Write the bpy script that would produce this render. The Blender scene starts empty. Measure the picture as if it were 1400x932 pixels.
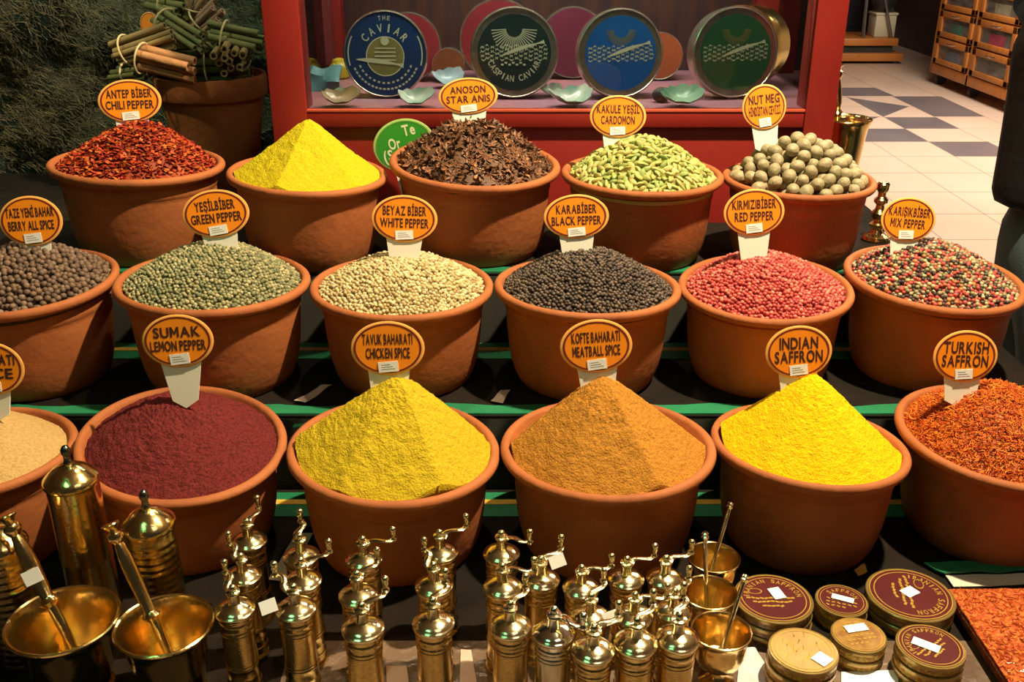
import bpy, bmesh, math, random
import numpy as np
from mathutils import Vector, Matrix, noise as mn

S = bpy.context.scene
COL = S.collection
R = math.radians
PI = math.pi
rnd = random.Random(7)
rng = np.random.default_rng(7)

# ------------------------------------------------------------------ camera
PITCH, FPX, CAMH = R(23.5), 1350.0, 1.5
cd = bpy.data.cameras.new('camera')
cd.sensor_width = 36.0
cd.lens = 36.0 * FPX / 1400.0
cd.clip_end = 60
cam = bpy.data.objects.new('camera', cd)
cam.location = (0, 0, CAMH)
cam.rotation_euler = (PI / 2 - PITCH, 0, 0)
COL.objects.link(cam)
S.camera = cam

# ------------------------------------------------------------------ world, light, exposure
S.view_settings.view_transform = 'Standard'
S.view_settings.look = 'None'
S.view_settings.gamma = 1.0
S.view_settings.use_curve_mapping = False
S.view_settings.exposure = 0.0
w = bpy.data.worlds.new('world')
S.world = w
w.use_nodes = True
w.node_tree.nodes['Background'].inputs[0].default_value = (1.0, 0.8, 0.6, 1)
w.node_tree.nodes['Background'].inputs[1].default_value = 0.03


def spot(name, loc, target, energy, color, size=60, blend=0.5, rad=0.05):
    d = bpy.data.lights.new(name, 'SPOT')
    d.energy = energy; d.color = color; d.spot_size = R(size); d.spot_blend = blend; d.shadow_soft_size = rad
    o = bpy.data.objects.new(name, d)
    o.location = loc
    o.rotation_euler = (Vector(target) - Vector(loc)).to_track_quat('-Z', 'Y').to_euler()
    COL.objects.link(o)
    return o


def area(name, loc, target, energy, color, sx, sy):
    d = bpy.data.lights.new(name, 'AREA')
    d.energy = energy; d.color = color; d.shape = 'RECTANGLE'; d.size = sx; d.size_y = sy
    o = bpy.data.objects.new(name, d)
    o.location = loc
    o.rotation_euler = (Vector(target) - Vector(loc)).to_track_quat('-Z', 'Y').to_euler()
    COL.objects.link(o)
    return o


WARM = (1.0, 0.80, 0.50)
spot('key_spot', (0.82, 1.34, 2.92), (-0.08, 1.52, 0.8), 520, WARM, 80, 0.7, 0.035)
spot('left_spot', (-0.05, 2.0, 2.9), (-0.5, 1.7, 0.85), 60, WARM, 66, 0.8, 0.035)
spot('wall_fill', (-1.5, 1.6, 2.9), (-1.25, 2.6, 1.25), 95, (0.95, 0.93, 0.62), 60, 0.8, 0.05)  # fill spot added to brighten the dark straw wall
area('green_lamp', (-0.75, 0.15, 2.5), (-0.1, 1.3, 0.7), 3.0, (0.25, 1.0, 0.5), 0.46, 0.28)
area('counter_lamp', (0.62, 0.25, 2.6), (0.1, 1.1, 0.7), 2.8, (1.0, 0.93, 0.8), 0.72, 0.46)
area('shop_lamp', (3.4, 6.6, 3.1), (3.4, 6.6, 0), 270, (1.0, 0.84, 0.68), 1.4, 2.2)
area('aisle_lamp', (2.7, 4.5, 3.1), (2.7, 4.5, 0), 85, (1.0, 0.80, 0.60), 0.9, 0.9)


def atz(u, v, z):
    a = (u - 700) / FPX; b = (v - 466) / FPX
    c, s = math.cos(PITCH), math.sin(PITCH)
    r = Vector((a, c - b * s, -s - b * c))
    t = (z - CAMH) / r.z
    return Vector((r.x * t, r.y * t, z))


def aty(u, v, y):
    a = (u - 700) / FPX; b = (v - 466) / FPX
    c, s = math.cos(PITCH), math.sin(PITCH)
    r = Vector((a, c - b * s, -s - b * c))
    t = y / r.y
    return Vector((r.x * t, y, CAMH + r.z * t))


def depth(p):
    return p[1] * math.cos(PITCH) - (p[2] - CAMH) * math.sin(PITCH)


# ------------------------------------------------------------------ materials
MATS = {}


def mat(name, color=(0.5, 0.5, 0.5), rough=0.6, metal=0.0, color2=None, nscale=30.0, ndetail=4.0, contrast=(0.35, 0.65),
        bump=0.0, bscale=60.0, attr=None, spec=0.5, stretch=None, sheen=0.0, trans=0.0, emit=None, estr=0.0, coat=0.0, sss=0.0, bdist=0.01):
    if name in MATS:
        return MATS[name]
    m = bpy.data.materials.new(name)
    m.use_nodes = True
    nt = m.node_tree
    N, L = nt.nodes, nt.links
    b = N['Principled BSDF']
    b.inputs['Base Color'].default_value = (*color, 1)
    b.inputs['Roughness'].default_value = rough
    b.inputs['Metallic'].default_value = metal
    b.inputs['Specular IOR Level'].default_value = spec
    b.inputs['Transmission Weight'].default_value = trans
    b.inputs['Coat Weight'].default_value = coat
    if sss:
        b.inputs['Subsurface Weight'].default_value = sss
        b.inputs['Subsurface Radius'].default_value = (0.01, 0.006, 0.003)
    if emit:
        b.inputs['Emission Color'].default_value = (*emit, 1)
        b.inputs['Emission Strength'].default_value = estr
    vec = None
    if color2 is not None or bump:
        tc = N.new('ShaderNodeTexCoord')
        vec = tc.outputs['Object']
        if stretch:
            mp = N.new('ShaderNodeMapping')
            mp.inputs['Scale'].default_value = stretch[:3]
            if len(stretch) > 3:
                mp.inputs['Rotation'].default_value = stretch[3:6]
            L.new(vec, mp.inputs[0]); vec = mp.outputs[0]
    if attr:
        at = N.new('ShaderNodeAttribute'); at.attribute_name = attr
        L.new(at.outputs['Color'], b.inputs['Base Color'])
    if color2 is not None:
        n = N.new('ShaderNodeTexNoise')
        n.inputs['Scale'].default_value = nscale; n.inputs['Detail'].default_value = ndetail
        L.new(vec, n.inputs['Vector'])
        mr = N.new('ShaderNodeMapRange')
        mr.inputs[1].default_value, mr.inputs[2].default_value = contrast
        L.new(n.outputs['Fac'], mr.inputs[0])
        mx = N.new('ShaderNodeMix'); mx.data_type = 'RGBA'
        mx.inputs[6].default_value = (*color, 1); mx.inputs[7].default_value = (*color2, 1)
        L.new(mr.outputs[0], mx.inputs[0])
        L.new(mx.outputs[2], b.inputs['Base Color'])
    if bump:
        n2 = N.new('ShaderNodeTexNoise')
        n2.inputs['Scale'].default_value = bscale; n2.inputs['Detail'].default_value = 5
        L.new(vec, n2.inputs['Vector'])
        bp = N.new('ShaderNodeBump'); bp.inputs['Strength'].default_value = bump; bp.inputs['Distance'].default_value = bdist
        L.new(n2.outputs['Fac'], bp.inputs['Height'])
        L.new(bp.outputs[0], b.inputs['Normal'])
    MATS[name] = m
    return m


def pane_mat():
    m = bpy.data.materials.new('clear_pane')
    m.use_nodes = True
    nt = m.node_tree; N, L = nt.nodes, nt.links
    N.remove(N['Principled BSDF'])
    tr = N.new('ShaderNodeBsdfTransparent'); tr.inputs[0].default_value = (0.95, 0.98, 0.96, 1)
    gl = N.new('ShaderNodeBsdfGlossy'); gl.inputs['Roughness'].default_value = 0.02
    fr = N.new('ShaderNodeFresnel'); fr.inputs[0].default_value = 1.35
    mx = N.new('ShaderNodeMixShader')
    L.new(fr.outputs[0], mx.inputs[0]); L.new(tr.outputs[0], mx.inputs[1]); L.new(gl.outputs[0], mx.inputs[2])
    L.new(mx.outputs[0], N['Material Output'].inputs[0])
    return m


PANE = pane_mat()
TERRA = mat('terracotta', (0.37, 0.115, 0.034), 0.72, color2=(0.27, 0.078, 0.023), nscale=9, bump=0.15, bscale=70, spec=0.3)
LIDB = mat('brass_polished', (0.92, 0.79, 0.46), 0.16, 1.0, bump=0.04, bscale=160)
BRASS = mat('brass', (0.88, 0.65, 0.27), 0.15, 1.0, bump=0.05, bscale=160)
BRASSD = mat('brass_engraved', (0.86, 0.66, 0.28), 0.14, 1.0, color2=(0.70, 0.48, 0.16), nscale=180, bump=0.22, bscale=420, bdist=0.002)
STEEL = mat('pale_brass', (0.86, 0.80, 0.62), 0.12, 1.0)
ORANGE = mat('sign_orange', (0.95, 0.28, 0.008), 0.5)
CREAM = mat('sign_rim', (0.95, 0.45, 0.10), 0.5)
MAROON = mat('sign_maroon', (0.16, 0.012, 0.008), 0.6)
INK = mat('sign_ink', (0.055, 0.012, 0.008), 0.6)
WHITEP = mat('white_plastic', (0.85, 0.82, 0.72), 0.45)
PAPER = mat('white_paper', (0.86, 0.85, 0.83), 0.7)
GREY = mat('printed_grey', (0.45, 0.44, 0.42), 0.7)
RED = mat('red_paint', (0.23, 0.014, 0.009), 0.42, color2=(0.19, 0.011, 0.008), nscale=6)


# ------------------------------------------------------------------ mesh helpers
class MB:
    def __init__(s):
        s.v, s.f, s.mi, s.n = [], [], [], 0

    def add(s, vs, fs, mi=0, M=None):
        vs = [Vector(p) for p in vs]
        if M is not None:
            vs = [M @ p for p in vs]
        s.v += [tuple(p) for p in vs]
        s.f += [tuple(i + s.n for i in f) for f in fs]
        s.mi += [mi] * len(fs)
        s.n += len(vs)
        return s

    def lathe(s, prof, seg=48, mi=0, M=None, capb=True, capt=True, a0=0.0, sx=1.0, sy=1.0):
        vs, fs = [], []
        for r, z in prof:
            for k in range(seg):
                a = 2 * PI * k / seg + a0
                vs.append((r * math.cos(a) * sx, r * math.sin(a) * sy, z))
        for i in range(len(prof) - 1):
            for k in range(seg):
                k2 = (k + 1) % seg
                fs.append((i * seg + k, i * seg + k2, (i + 1) * seg + k2, (i + 1) * seg + k))
        if capb: fs.append(tuple(reversed(range(seg))))
        if capt: fs.append(tuple((len(prof) - 1) * seg + k for k in range(seg)))
        return s.add(vs, fs, mi, M)

    def box(s, x0, x1, y0, y1, z0, z1, mi=0, M=None, bev=0.0):
        bm = bmesh.new()
        bmesh.ops.create_cube(bm, size=1)
        bmesh.ops.scale(bm, vec=(x1 - x0, y1 - y0, z1 - z0), verts=bm.verts)
        bmesh.ops.translate(bm, vec=((x0 + x1) / 2, (y0 + y1) / 2, (z0 + z1) / 2), verts=bm.verts)
        if bev:
            bmesh.ops.bevel(bm, geom=bm.edges[:], offset=bev, segments=2, affect='EDGES', profile=0.5)
        return s.bm(bm, mi, M)

    def bm(s, bm, mi=0, M=None):
        bm.verts.index_update()
        s.add([v.co.copy() for v in bm.verts], [[v.index for v in f.verts] for f in bm.faces], mi, M)
        bm.free()
        return s

    def ball(s, c, r, mi=0, sub=2, scale=(1, 1, 1), M=None):
        bm = bmesh.new()
        bmesh.ops.create_icosphere(bm, subdivisions=sub, radius=r)
        bmesh.ops.scale(bm, vec=scale, verts=bm.verts)
        if M is not None:
            bmesh.ops.transform(bm, matrix=M, verts=bm.verts)
        bmesh.ops.translate(bm, vec=c, verts=bm.verts)
        return s.bm(bm, mi)

    def tube(s, pts, rad, seg=10, mi=0, flat=1.0, cap=True):
        pts = [Vector(p) for p in pts]
        rads = rad if isinstance(rad, (list, tuple)) else [rad] * len(pts)
        vs, fs = [], []
        up = Vector((0, 0, 1))
        d0 = (pts[1] - pts[0]).normalized()
        if abs(d0.dot(up)) > 0.95: up = Vector((0, 1, 0))
        for i, p in enumerate(pts):
            d = (pts[min(i + 1, len(pts) - 1)] - pts[max(i - 1, 0)]).normalized()
            x = d.cross(up).normalized(); y = x.cross(d).normalized()
            for k in range(seg):
                a = 2 * PI * k / seg
                vs.append(p + x * math.cos(a) * rads[i] + y * math.sin(a) * rads[i] * flat)
        for i in range(len(pts) - 1):
            for k in range(seg):
                k2 = (k + 1) % seg
                fs.append((i * seg + k, (i + 1) * seg + k, (i + 1) * seg + k2, i * seg + k2))
        if cap:
            fs.append(tuple(range(seg)))
            fs.append(tuple(reversed([(len(pts) - 1) * seg + k for k in range(seg)])))
        return s.add(vs, fs, mi)

    def build(s, name, mats, parent=None, smooth=True, angle=40, loc=None):
        me = bpy.data.meshes.new(name)
        me.from_pydata(s.v, [], s.f)
        if not isinstance(mats, (list, tuple)): mats = [mats]
        for m in mats: me.materials.append(m)
        me.polygons.foreach_set('material_index', s.mi)
        bm = bmesh.new(); bm.from_mesh(me)
        bmesh.ops.recalc_face_normals(bm, faces=bm.faces)
        for e in bm.edges:
            e.smooth = not (len(e.link_faces) == 2 and e.calc_face_angle(0) > R(angle))
        for f in bm.faces: f.smooth = smooth
        bm.to_mesh(me); bm.free()
        me.update()
        o = bpy.data.objects.new(name, me)
        COL.objects.link(o)
        if parent: o.parent = parent
        if loc is not None: o.location = loc
        return o


def tag(o, label=None, cat=None, group=None, kind=None):
    if label: o['label'] = label
    if cat: o['category'] = cat
    if group: o['group'] = group
    if kind: o['kind'] = kind
    return o


def empty(name, loc=(0, 0, 0), rz=0.0, rx=0.0):
    o = bpy.data.objects.new(name, None)
    o.empty_display_size = 0.02
    o.location = loc
    o.rotation_euler = (rx, 0, rz)
    COL.objects.link(o)
    return o


def copy_tree(o, parent=None):
    c = o.copy(); COL.objects.link(c)
    if parent: c.parent = parent
    for ch in [k for k in list(o.children)]:
        copy_tree(ch, c)
    return c


def structure(o):
    o['kind'] = 'structure'
    return o


_TXT = {}


def glyph(ch, bold):
    """outline faces of one letter; capitals M are drawn with straight stems."""
    if ch == 'M':
        t = .10 + bold * 2; W_ = .66; H_ = .72
        vs = [(0, 0), (t, 0), (t, H_), (0, H_), (W_ - t, 0), (W_, 0), (W_, H_), (W_ - t, H_), (t, H_), (t * .35, H_), (W_ / 2 - t * .42, .20), (W_ / 2 + t * .42, .20), (W_ / 2, .20 + t), (W_ - t, H_), (W_ - t * .35, H_)]
        return [Vector((x, y, 0)) for x, y in vs], [(0, 1, 2, 3), (4, 5, 6, 7), (9, 10, 12, 8), (14, 13, 12, 11), (10, 11, 12)]
    cu = bpy.data.curves.new('lettering', 'FONT')
    cu.body = ch; cu.size = 1.0; cu.offset = bold; cu.resolution_u = 3
    cu.fill_mode = 'FRONT'
    ob = bpy.data.objects.new('lettering', cu)
    me = bpy.data.meshes.new_from_object(ob)
    vs = [v.co.copy() for v in me.vertices]; fs = [tuple(p.vertices) for p in me.polygons]
    bpy.data.objects.remove(ob); bpy.data.curves.remove(cu); bpy.data.meshes.remove(me)
    return vs, fs


def text_geo(txt, bold=0.02):
    """2D outline faces of a line of lettering, centred, cap height 0.72."""
    key = (txt, bold)
    if key in _TXT: return _TXT[key]
    V_, F_, x = [], [], 0.0
    for ch in txt:
        if ch == ' ': x += .26; continue
        if (ch, bold, 'g') not in _TXT: _TXT[(ch, bold, 'g')] = glyph(ch, bold)
        vs, fs = _TXT[(ch, bold, 'g')]
        if not vs: continue
        x0 = min(v.x for v in vs); x1 = max(v.x for v in vs)
        n0 = len(V_)
        V_ += [Vector((v.x - x0 + x, v.y, 0)) for v in vs]
        F_ += [tuple(i + n0 for i in f) for f in fs]
        x += x1 - x0 + .085
    if not V_: _TXT[key] = ([], [], 0, 0); return _TXT[key]
    x -= .085
    _TXT[key] = ([Vector((v.x - x / 2, v.y, 0)) for v in V_], F_, x, 0.72)
    return _TXT[key]


def put_text(mb, txt, w, h, M, mi=0, bold=0.02):
    """lettering w wide, h tall (caps) on the local XY plane of M."""
    vs, fs, tw, th = text_geo(txt, bold)
    if not vs: return
    sx, sy = w / tw, h / th
    mb.add([(v.x * sx, (v.y - th / 2) * sy, 0) for v in vs], fs, mi, M)


def put_arc(mb, txt, rad, h, mid, M, mi=0, inward=False, wk=0.62, bold=0.015, gap=1.0):
    """letters along a circle; mid = centre angle in degrees (90 = top)."""
    step = h * wk * 1.35 * gap / rad
    n = len(txt)
    for i, ch in enumerate(txt):
        if ch == ' ': continue
        off = (i - (n - 1) / 2) * step
        a = R(mid) - off if not inward else R(mid) + off
        rot = a - PI / 2 if not inward else a + PI / 2
        T = Matrix.Translation((rad * math.cos(a), rad * math.sin(a), 0)) @ Matrix.Rotation(rot, 4, 'Z')
        vs, fs, tw, th = text_geo(ch, bold)
        if not vs: continue
        sw = min(h * wk * 1.05 / max(tw, 0.3), h / th * 1.2)
        mb.add([(v.x * sw, (v.y - th / 2) * h / th, 0) for v in vs], fs, mi, M @ T)


def ring(mb, r0, r1, z, M=None, seg=64, mi=0, sx=1, sy=1):
    vs, fs = [], []
    for k in range(seg):
        a = 2 * PI * k / seg
        vs += [(r0 * math.cos(a) * sx, r0 * math.sin(a) * sy, z), (r1 * math.cos(a) * sx, r1 * math.sin(a) * sy, z)]
    for k in range(seg):
        k2 = (k + 1) % seg
        fs.append((2 * k, 2 * k + 1, 2 * k2 + 1, 2 * k2))
    mb.add(vs, fs, mi, M)


def disc(mb, r, z, M=None, seg=48, mi=0, sx=1, sy=1, a0=0, a1=2 * PI):
    full = abs(a1 - a0 - 2 * PI) < 1e-6
    n = seg if full else seg + 1
    vs = [(r * sx * math.cos(a0 + (a1 - a0) * k / seg), r * sy * math.sin(a0 + (a1 - a0) * k / seg), z) for k in range(n)]
    mb.add(vs, [tuple(range(n))], mi, M)


def cloud(name, V, F, nper, cols, mats, extra=None, smooth=True):
    """many small pieces as ONE mesh: V (n*k,3), F (m,3), per-vertex colours."""
    me = bpy.data.meshes.new(name)
    nv, nf = len(V), len(F)
    k = F.shape[1]
    me.vertices.add(nv); me.vertices.foreach_set('co', V.astype(np.float32).ravel())
    me.loops.add(nf * k); me.loops.foreach_set('vertex_index', F.astype(np.int32).ravel())
    me.polygons.add(nf)
    me.polygons.foreach_set('loop_start', np.arange(0, nf * k, k, dtype=np.int32))
    me.polygons.foreach_set('loop_total', np.full(nf, k, dtype=np.int32))
    me.update(calc_edges=True)
    ca = me.color_attributes.new('tint', 'FLOAT_COLOR', 'POINT')
    c4 = np.ones((nv, 4), dtype=np.float32); c4[:, :3] = cols
    ca.data.foreach_set('color', c4.ravel())
    if smooth:
        me.polygons.foreach_set('use_smooth', np.ones(nf, dtype=bool))
    for m in (mats if isinstance(mats, (list, tuple)) else [mats]): me.materials.append(m)
    me.validate(); me.update()
    o = bpy.data.objects.new(name, me)
    COL.objects.link(o)
    return o


def ico(sub):
    bm = bmesh.new()
    bmesh.ops.create_icosphere(bm, subdivisions=sub, radius=1)
    bm.verts.index_update()
    V = np.array([v.co[:] for v in bm.verts]); Fc = np.array([[v.index for v in f.verts] for f in bm.faces])
    bm.free()
    return V, Fc


def rots(n, rg):
    q = rg.normal(size=(n, 4)); q /= np.linalg.norm(q, axis=1)[:, None]
    a, b, c, d = q.T
    return np.stack([np.stack([1 - 2 * (c * c + d * d), 2 * (b * c - a * d), 2 * (b * d + a * c)], -1),
                     np.stack([2 * (b * c + a * d), 1 - 2 * (b * b + d * d), 2 * (c * d - a * b)], -1),
                     np.stack([2 * (b * d - a * c), 2 * (c * d + a * b), 1 - 2 * (b * b + c * c)], -1)], 1)


# ------------------------------------------------------------------ the room
TZ0, TZ1, TZ2 = 0.585, 0.728, 0.868      # table and the two steps behind it
TY1, TY2, TYB = 1.462, 1.775, 2.56

FLOOR = mat('floor_tile', (0.60, 0.47, 0.38), 0.28, color2=(0.55, 0.42, 0.33), nscale=1.5, spec=0.4)
FLOORD = mat('floor_tile_dark', (0.115, 0.10, 0.115), 0.3, color2=(0.15, 0.13, 0.14), nscale=2)
GROUT = mat('floor_grout', (0.30, 0.22, 0.17), 0.8)
m = MB()
m.box(-4, 6.2, -1.5, 13.6, -0.1, 0.0)
structure(m.build('floor', FLOOR, smooth=False))
m = MB()
for i in range(-12, 9):
    x = 2.96 + 0.405 * i
    m.box(x - 0.003, x + 0.003, -1.4, 13.5, 0.0, 0.0008)
for j in range(-17, 15):
    y = 7.0 + 0.457 * j
    if y > -1.4: m.box(-3.9, 6.1, y - 0.003, y + 0.003, 0.0, 0.0008)
structure(m.build('floor_tile_lines', GROUT, smooth=False))
m = MB()
for poly in [[(2.55, 9.34), (3.37, 9.34), (3.39, 8.89), (2.55, 8.89)],
             [(2.95, 8.82), (3.33, 8.38), (2.96, 7.93)],
             [(3.37, 8.87), (3.79, 8.87), (3.77, 7.94), (3.37, 7.94)],
             [(2.96, 7.90), (3.37, 7.90), (3.37, 7.46), (2.96, 7.46)],
             [(2.15, 7.45), (2.96, 7.45), (2.96, 7.0), (2.15, 7.0)],
             [(2.96, 6.99), (3.38, 6.99), (3.38, 6.54), (2.96, 6.54)],
             [(2.55, 7.93), (2.93, 7.93), (2.75, 7.72), (2.55, 7.72)]]:
    n = len(poly)
    vs = [(x, y, 0.0) for x, y in poly] + [(x, y, 0.0014) for x, y in poly]
    m.add(vs, [tuple(range(n, 2 * n))] + [(i, (i + 1) % n, n + (i + 1) % n, n + i) for i in range(n)])
structure(m.build('floor_tile_inlay', FLOORD, smooth=False))

BROWNW = mat('brown_panelling', (0.070, 0.035, 0.024), 0.5, color2=(0.055, 0.028, 0.020), nscale=3, stretch=(6, 6, 0.6))
m = MB(); m.box(-4, 6.2, 13.5, 13.6, 0, 3.3)
structure(m.build('wall_back', BROWNW, smooth=False))
m = MB(); m.box(6.1, 6.2, -1.5, 13.5, 0, 3.3)
structure(m.build('wall_right', mat('plaster', (0.32, 0.24, 0.17), 0.8, bump=0.1), smooth=False))
m = MB(); m.box(-4, -3.9, -1.5, 13.5, 0, 3.3)
structure(m.build('wall_left', MATS['plaster'], smooth=False))
m = MB(); m.box(-4, 6.2, -1.5, 13.6, 3.3, 3.4)
structure(m.build('ceiling', mat('ceiling_paint', (0.45, 0.38, 0.30), 0.8, color2=(0.42, 0.35, 0.27), nscale=2), smooth=False))
m = MB(); m.box(4.72, 4.95, 9.4, 13.5, 0, 3.3)
structure(m.build('trim_1', BROWNW, smooth=False))
m = MB(); m.box(4.3, 4.72, 13.36, 13.5, 0.0, 0.14)
structure(m.build('reflection_strip', mat('reflection_blue', (0.65, 0.7, 0.85), 0.3, color2=(0.6, 0.64, 0.8), nscale=5), smooth=False))  # pale bluish box painted in for a light reflection near the floor

# rough straw covered wall behind the stall on the left
STRAWB = mat('thatch_base', (0.07, 0.065, 0.035), 0.95, color2=(0.015, 0.035, 0.022), nscale=5, bump=0.8, bscale=40)  # second colour carries the green light reflected on the wall
m = MB()
nx, nz = 90, 100
vs, fs = [], []
for j in range(nz + 1):
    for i in range(nx + 1):
        x = -2.6 + 2.07 * i / nx; z = 3.2 * j / nz
        p = Vector((x * 3 + z * 1.5, z * 3 - x, 0))
        d = 0.10 * mn.noise(p * 0.9) + 0.05 * mn.noise(p * 2.7) + 0.02 * mn.noise(p * 8)
        vs.append((x, 2.66 - d, z))
for j in range(nz):
    for i in range(nx):
        a = j * (nx + 1) + i
        fs.append((a, a + 1, a + nx + 2, a + nx + 1))
m.add(vs, fs)
for z0 in (0,):
    m.box(-2.6, -0.53, 2.80, 2.9, 0, 3.2)
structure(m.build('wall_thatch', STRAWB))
V0, F0 = [], []
N = 34000
P = np.stack([rng.uniform(-1.75, -0.565, N), np.zeros(N), rng.uniform(0.85, 2.0, N)], 1)
for i in range(N):
    x, z = P[i, 0], P[i, 2]
    p = Vector((x * 3 + z * 1.5, z * 3 - x, 0))
    P[i, 1] = 2.655 - (0.10 * mn.noise(p * 0.9) + 0.05 * mn.noise(p * 2.7) + 0.02 * mn.noise(p * 8))
ang = rng.normal(-0.65, 0.6, N); ln = rng.uniform(0.012, 0.042, N); th = rng.uniform(0.0004, 0.0010, N)
dx = np.stack([np.cos(ang), rng.uniform(-0.25, 0.1, N), np.sin(ang)], 1)
nn = np.stack([-np.sin(ang), np.zeros(N), np.cos(ang)], 1)
out = np.array([0, -1, 0])
V = np.stack([P - dx * ln[:, None] / 2 + nn * th[:, None], P - dx * ln[:, None] / 2 - nn * th[:, None], P - dx * ln[:, None] / 2 + out * th[:, None] * 1.6,
              P + dx * ln[:, None] / 2 + nn * th[:, None], P + dx * ln[:, None] / 2 - nn * th[:, None], P + dx * ln[:, None] / 2 + out * th[:, None] * 1.6], 1)
Fq = np.array([[0, 3, 5, 2], [1, 2, 5, 4], [0, 1, 4, 3]])
F = (np.arange(N)[:, None, None] * 6 + Fq[None]).reshape(-1, 4)
gk = np.clip((P[:, 0] + 1.35) / 0.7, 0, 1)[:, None] * 0.8 + rng.uniform(-0.2, 0.2, (N, 1))  # greener to the right: green light put into the straw colour
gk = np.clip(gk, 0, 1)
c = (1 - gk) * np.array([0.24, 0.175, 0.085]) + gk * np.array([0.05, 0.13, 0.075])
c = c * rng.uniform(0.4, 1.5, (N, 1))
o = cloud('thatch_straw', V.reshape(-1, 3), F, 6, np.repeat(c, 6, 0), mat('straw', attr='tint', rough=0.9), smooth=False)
tag(o, 'rough brown straw tinted with painted green light covering the wall behind the spice stall', 'straw', kind='stuff')

# ------------------------------------------------------------------ the stepped stall
CLOTH = mat('dark_table_cloth', (0.016, 0.011, 0.009), 0.95, color2=(0.010, 0.009, 0.007), nscale=20, bump=0.2, bscale=200, spec=.08)
CLOTHD = mat('dark_cloth', (0.020, 0.020, 0.016), 0.9, color2=(0.03, 0.03, 0.02), nscale=8)
SATIN = mat('green_satin', (0.016, 0.20, 0.088), 0.45, color2=(0.012, 0.15, 0.066), nscale=12)
GOLDT = mat('gold_trim', (0.62, 0.40, 0.06), 0.4, color2=(0.5, 0.3, 0.04), nscale=60)


def step(name, x0, x1, y0, y1, z, label, extra=[]):
    root = empty(name, ((x0 + x1) / 2, (y0 + y1) / 2, 0))
    cx, cy = root.location.x, root.location.y
    mb, mc = MB(), MB()
    for a0, a1, b0, b1 in [(x0, x1, y0, y1)] + extra:
        mb.box(a0 - cx, a1 - cx, b0 - cy, b1 - cy, 0, z - 0.004, bev=0.003)
        mc.box(a0 - cx, a1 - cx, b0 - cy, b1 - cy, z - 0.004, z, bev=0.0015)
    mb.build('base', CLOTHD, root); mc.build('cloth_top', CLOTH, root)
    tag(root, label, 'display step')
    return root


def border(root, x0, x1, y, z, depth_, h, gold=None):
    cx, cy = root.location.x, root.location.y
    m = MB()
    n = 60
    vs, fs = [], []
    for i in range(n + 1):
        x = x0 + (x1 - x0) * i / n - cx
        wv = 0.004 * math.sin(i * 1.7) + 0.003 * math.sin(i * 0.6)
        prof = [(y + depth_ + wv, z + 0.0006), (y + depth_ + wv, z + 0.002), (y - 0.003, z + 0.003), (y - 0.005 + wv * 0.4, z - h - wv), (y - 0.003 + wv * 0.4, z - h - wv)]
        vs += [(x, py - cy, pz) for py, pz in prof]
    for i in range(n):
        for k in range(4):
            a = i * 5 + k
            fs.append((a, a + 1, a + 6, a + 5))
    m.add(vs, fs); m.build('green_border', SATIN, root)


FILMT = mat('plastic_sheet', (.17, .115, .08), .28, color2=(.10, .065, .045), nscale=14, bump=.5, bscale=45, spec=.6)
table = step('display_table', -1.5, 1.45, 0.78, TY1, TZ0, 'low cloth covered display table carrying the brass mills and front bowls')
s1 = step('display_step', -1.5, 0.95, TY1 + .001, TY2, TZ1, 'middle cloth covered step under the peppercorn bowls')
s2 = step('display_step', -1.5, 0.80, TY2 + .001, 2.112, TZ2, 'highest cloth covered step below the red display cabinet', [(-1.5, -.53, 2.112, TYB), (.705, .83, 2.112, 2.45)])
border(s1, -1.5, 0.95, TY1 + 0.007, TZ1, 0.03, 0.025)
border(s2, -1.5, 0.80, TY2 + 0.007, TZ2, 0.03, 0.025)
m = MB(); m.box(-.30 - table.location.x, 1.40 - table.location.x, .79 - table.location.y, 1.075 - table.location.y, TZ0, TZ0 + .0008); m.build('plastic_sheet', FILMT, table)
for root, x1, yy, zz in ((table, 1.3, TY1, TZ0), (s1, 0.86, TY2, TZ1)):
    cx, cy = root.location.x, root.location.y
    m = MB(); m.box(-1.45 - cx, x1 - cx, yy - 0.085 - cy, yy - 0.012 - cy, zz, zz + 0.0016); m.build('green_runner', SATIN, root)
    m = MB(); m.box(-1.45 - cx, x1 - cx, yy - 0.05 - cy, yy - 0.036 - cy, zz + 0.0016, zz + 0.0026); m.build('gold_braid', GOLDT, root)

# ------------------------------------------------------------------ bowls
BOWLS = {
    # X, Y, Z rim, R, tilt x, tilt y
    'chili': (-0.737, 1.923, 1.050, .165, -1.0, 3.0, 'B'), 'yellow': (-0.396, 1.885, 1.039, .152, .5, 3.5, 'B'),
    'anise': (-0.073, 1.922, 1.052, .168, 3.5, 2.8, 'B'), 'cardamom': (0.252, 1.885, 1.039, .156, .6, .8, 'B'), 'nutmeg': (0.551, 1.865, 1.034, .1435, .4, .1, 'B'),
    'allspice': (-0.855, 1.622, 0.913, .160, 1.9, -1.0, 'M'), 'green': (-0.521, 1.622, 0.915, .165, -.7, 2.3, 'M'), 'white': (-0.193, 1.629, .903, .160, .1, .8, 'M'),
    'black': (0.132, 1.625, .904, .163, -1.8, 1.1, 'M'), 'red': (0.4445, 1.629, .900, .150, 3.2, -1.4, 'M'), 'mix': (0.7475, 1.651, .910, .1535, 3.0, 1.9, 'M'),
    'tan': (-0.824, 1.300, .758, .156, -2.8, 1.1, 'F'), 'sumak': (-0.505, 1.328, .759, .155, 5.9, 6.2, 'F'), 'chicken': (-0.178, 1.307, .759, .160, .2, 3.4, 'F'),
    'meatball': (0.145, 1.312, .761, .162, -1.4, -.6, 'F'), 'indian': (0.4545, 1.324, .758, .1475, -3.0, 2.1, 'F'), 'turkish': (0.762, 1.348, .761, .159, 2.2, 1.3, 'F'),
}
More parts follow.
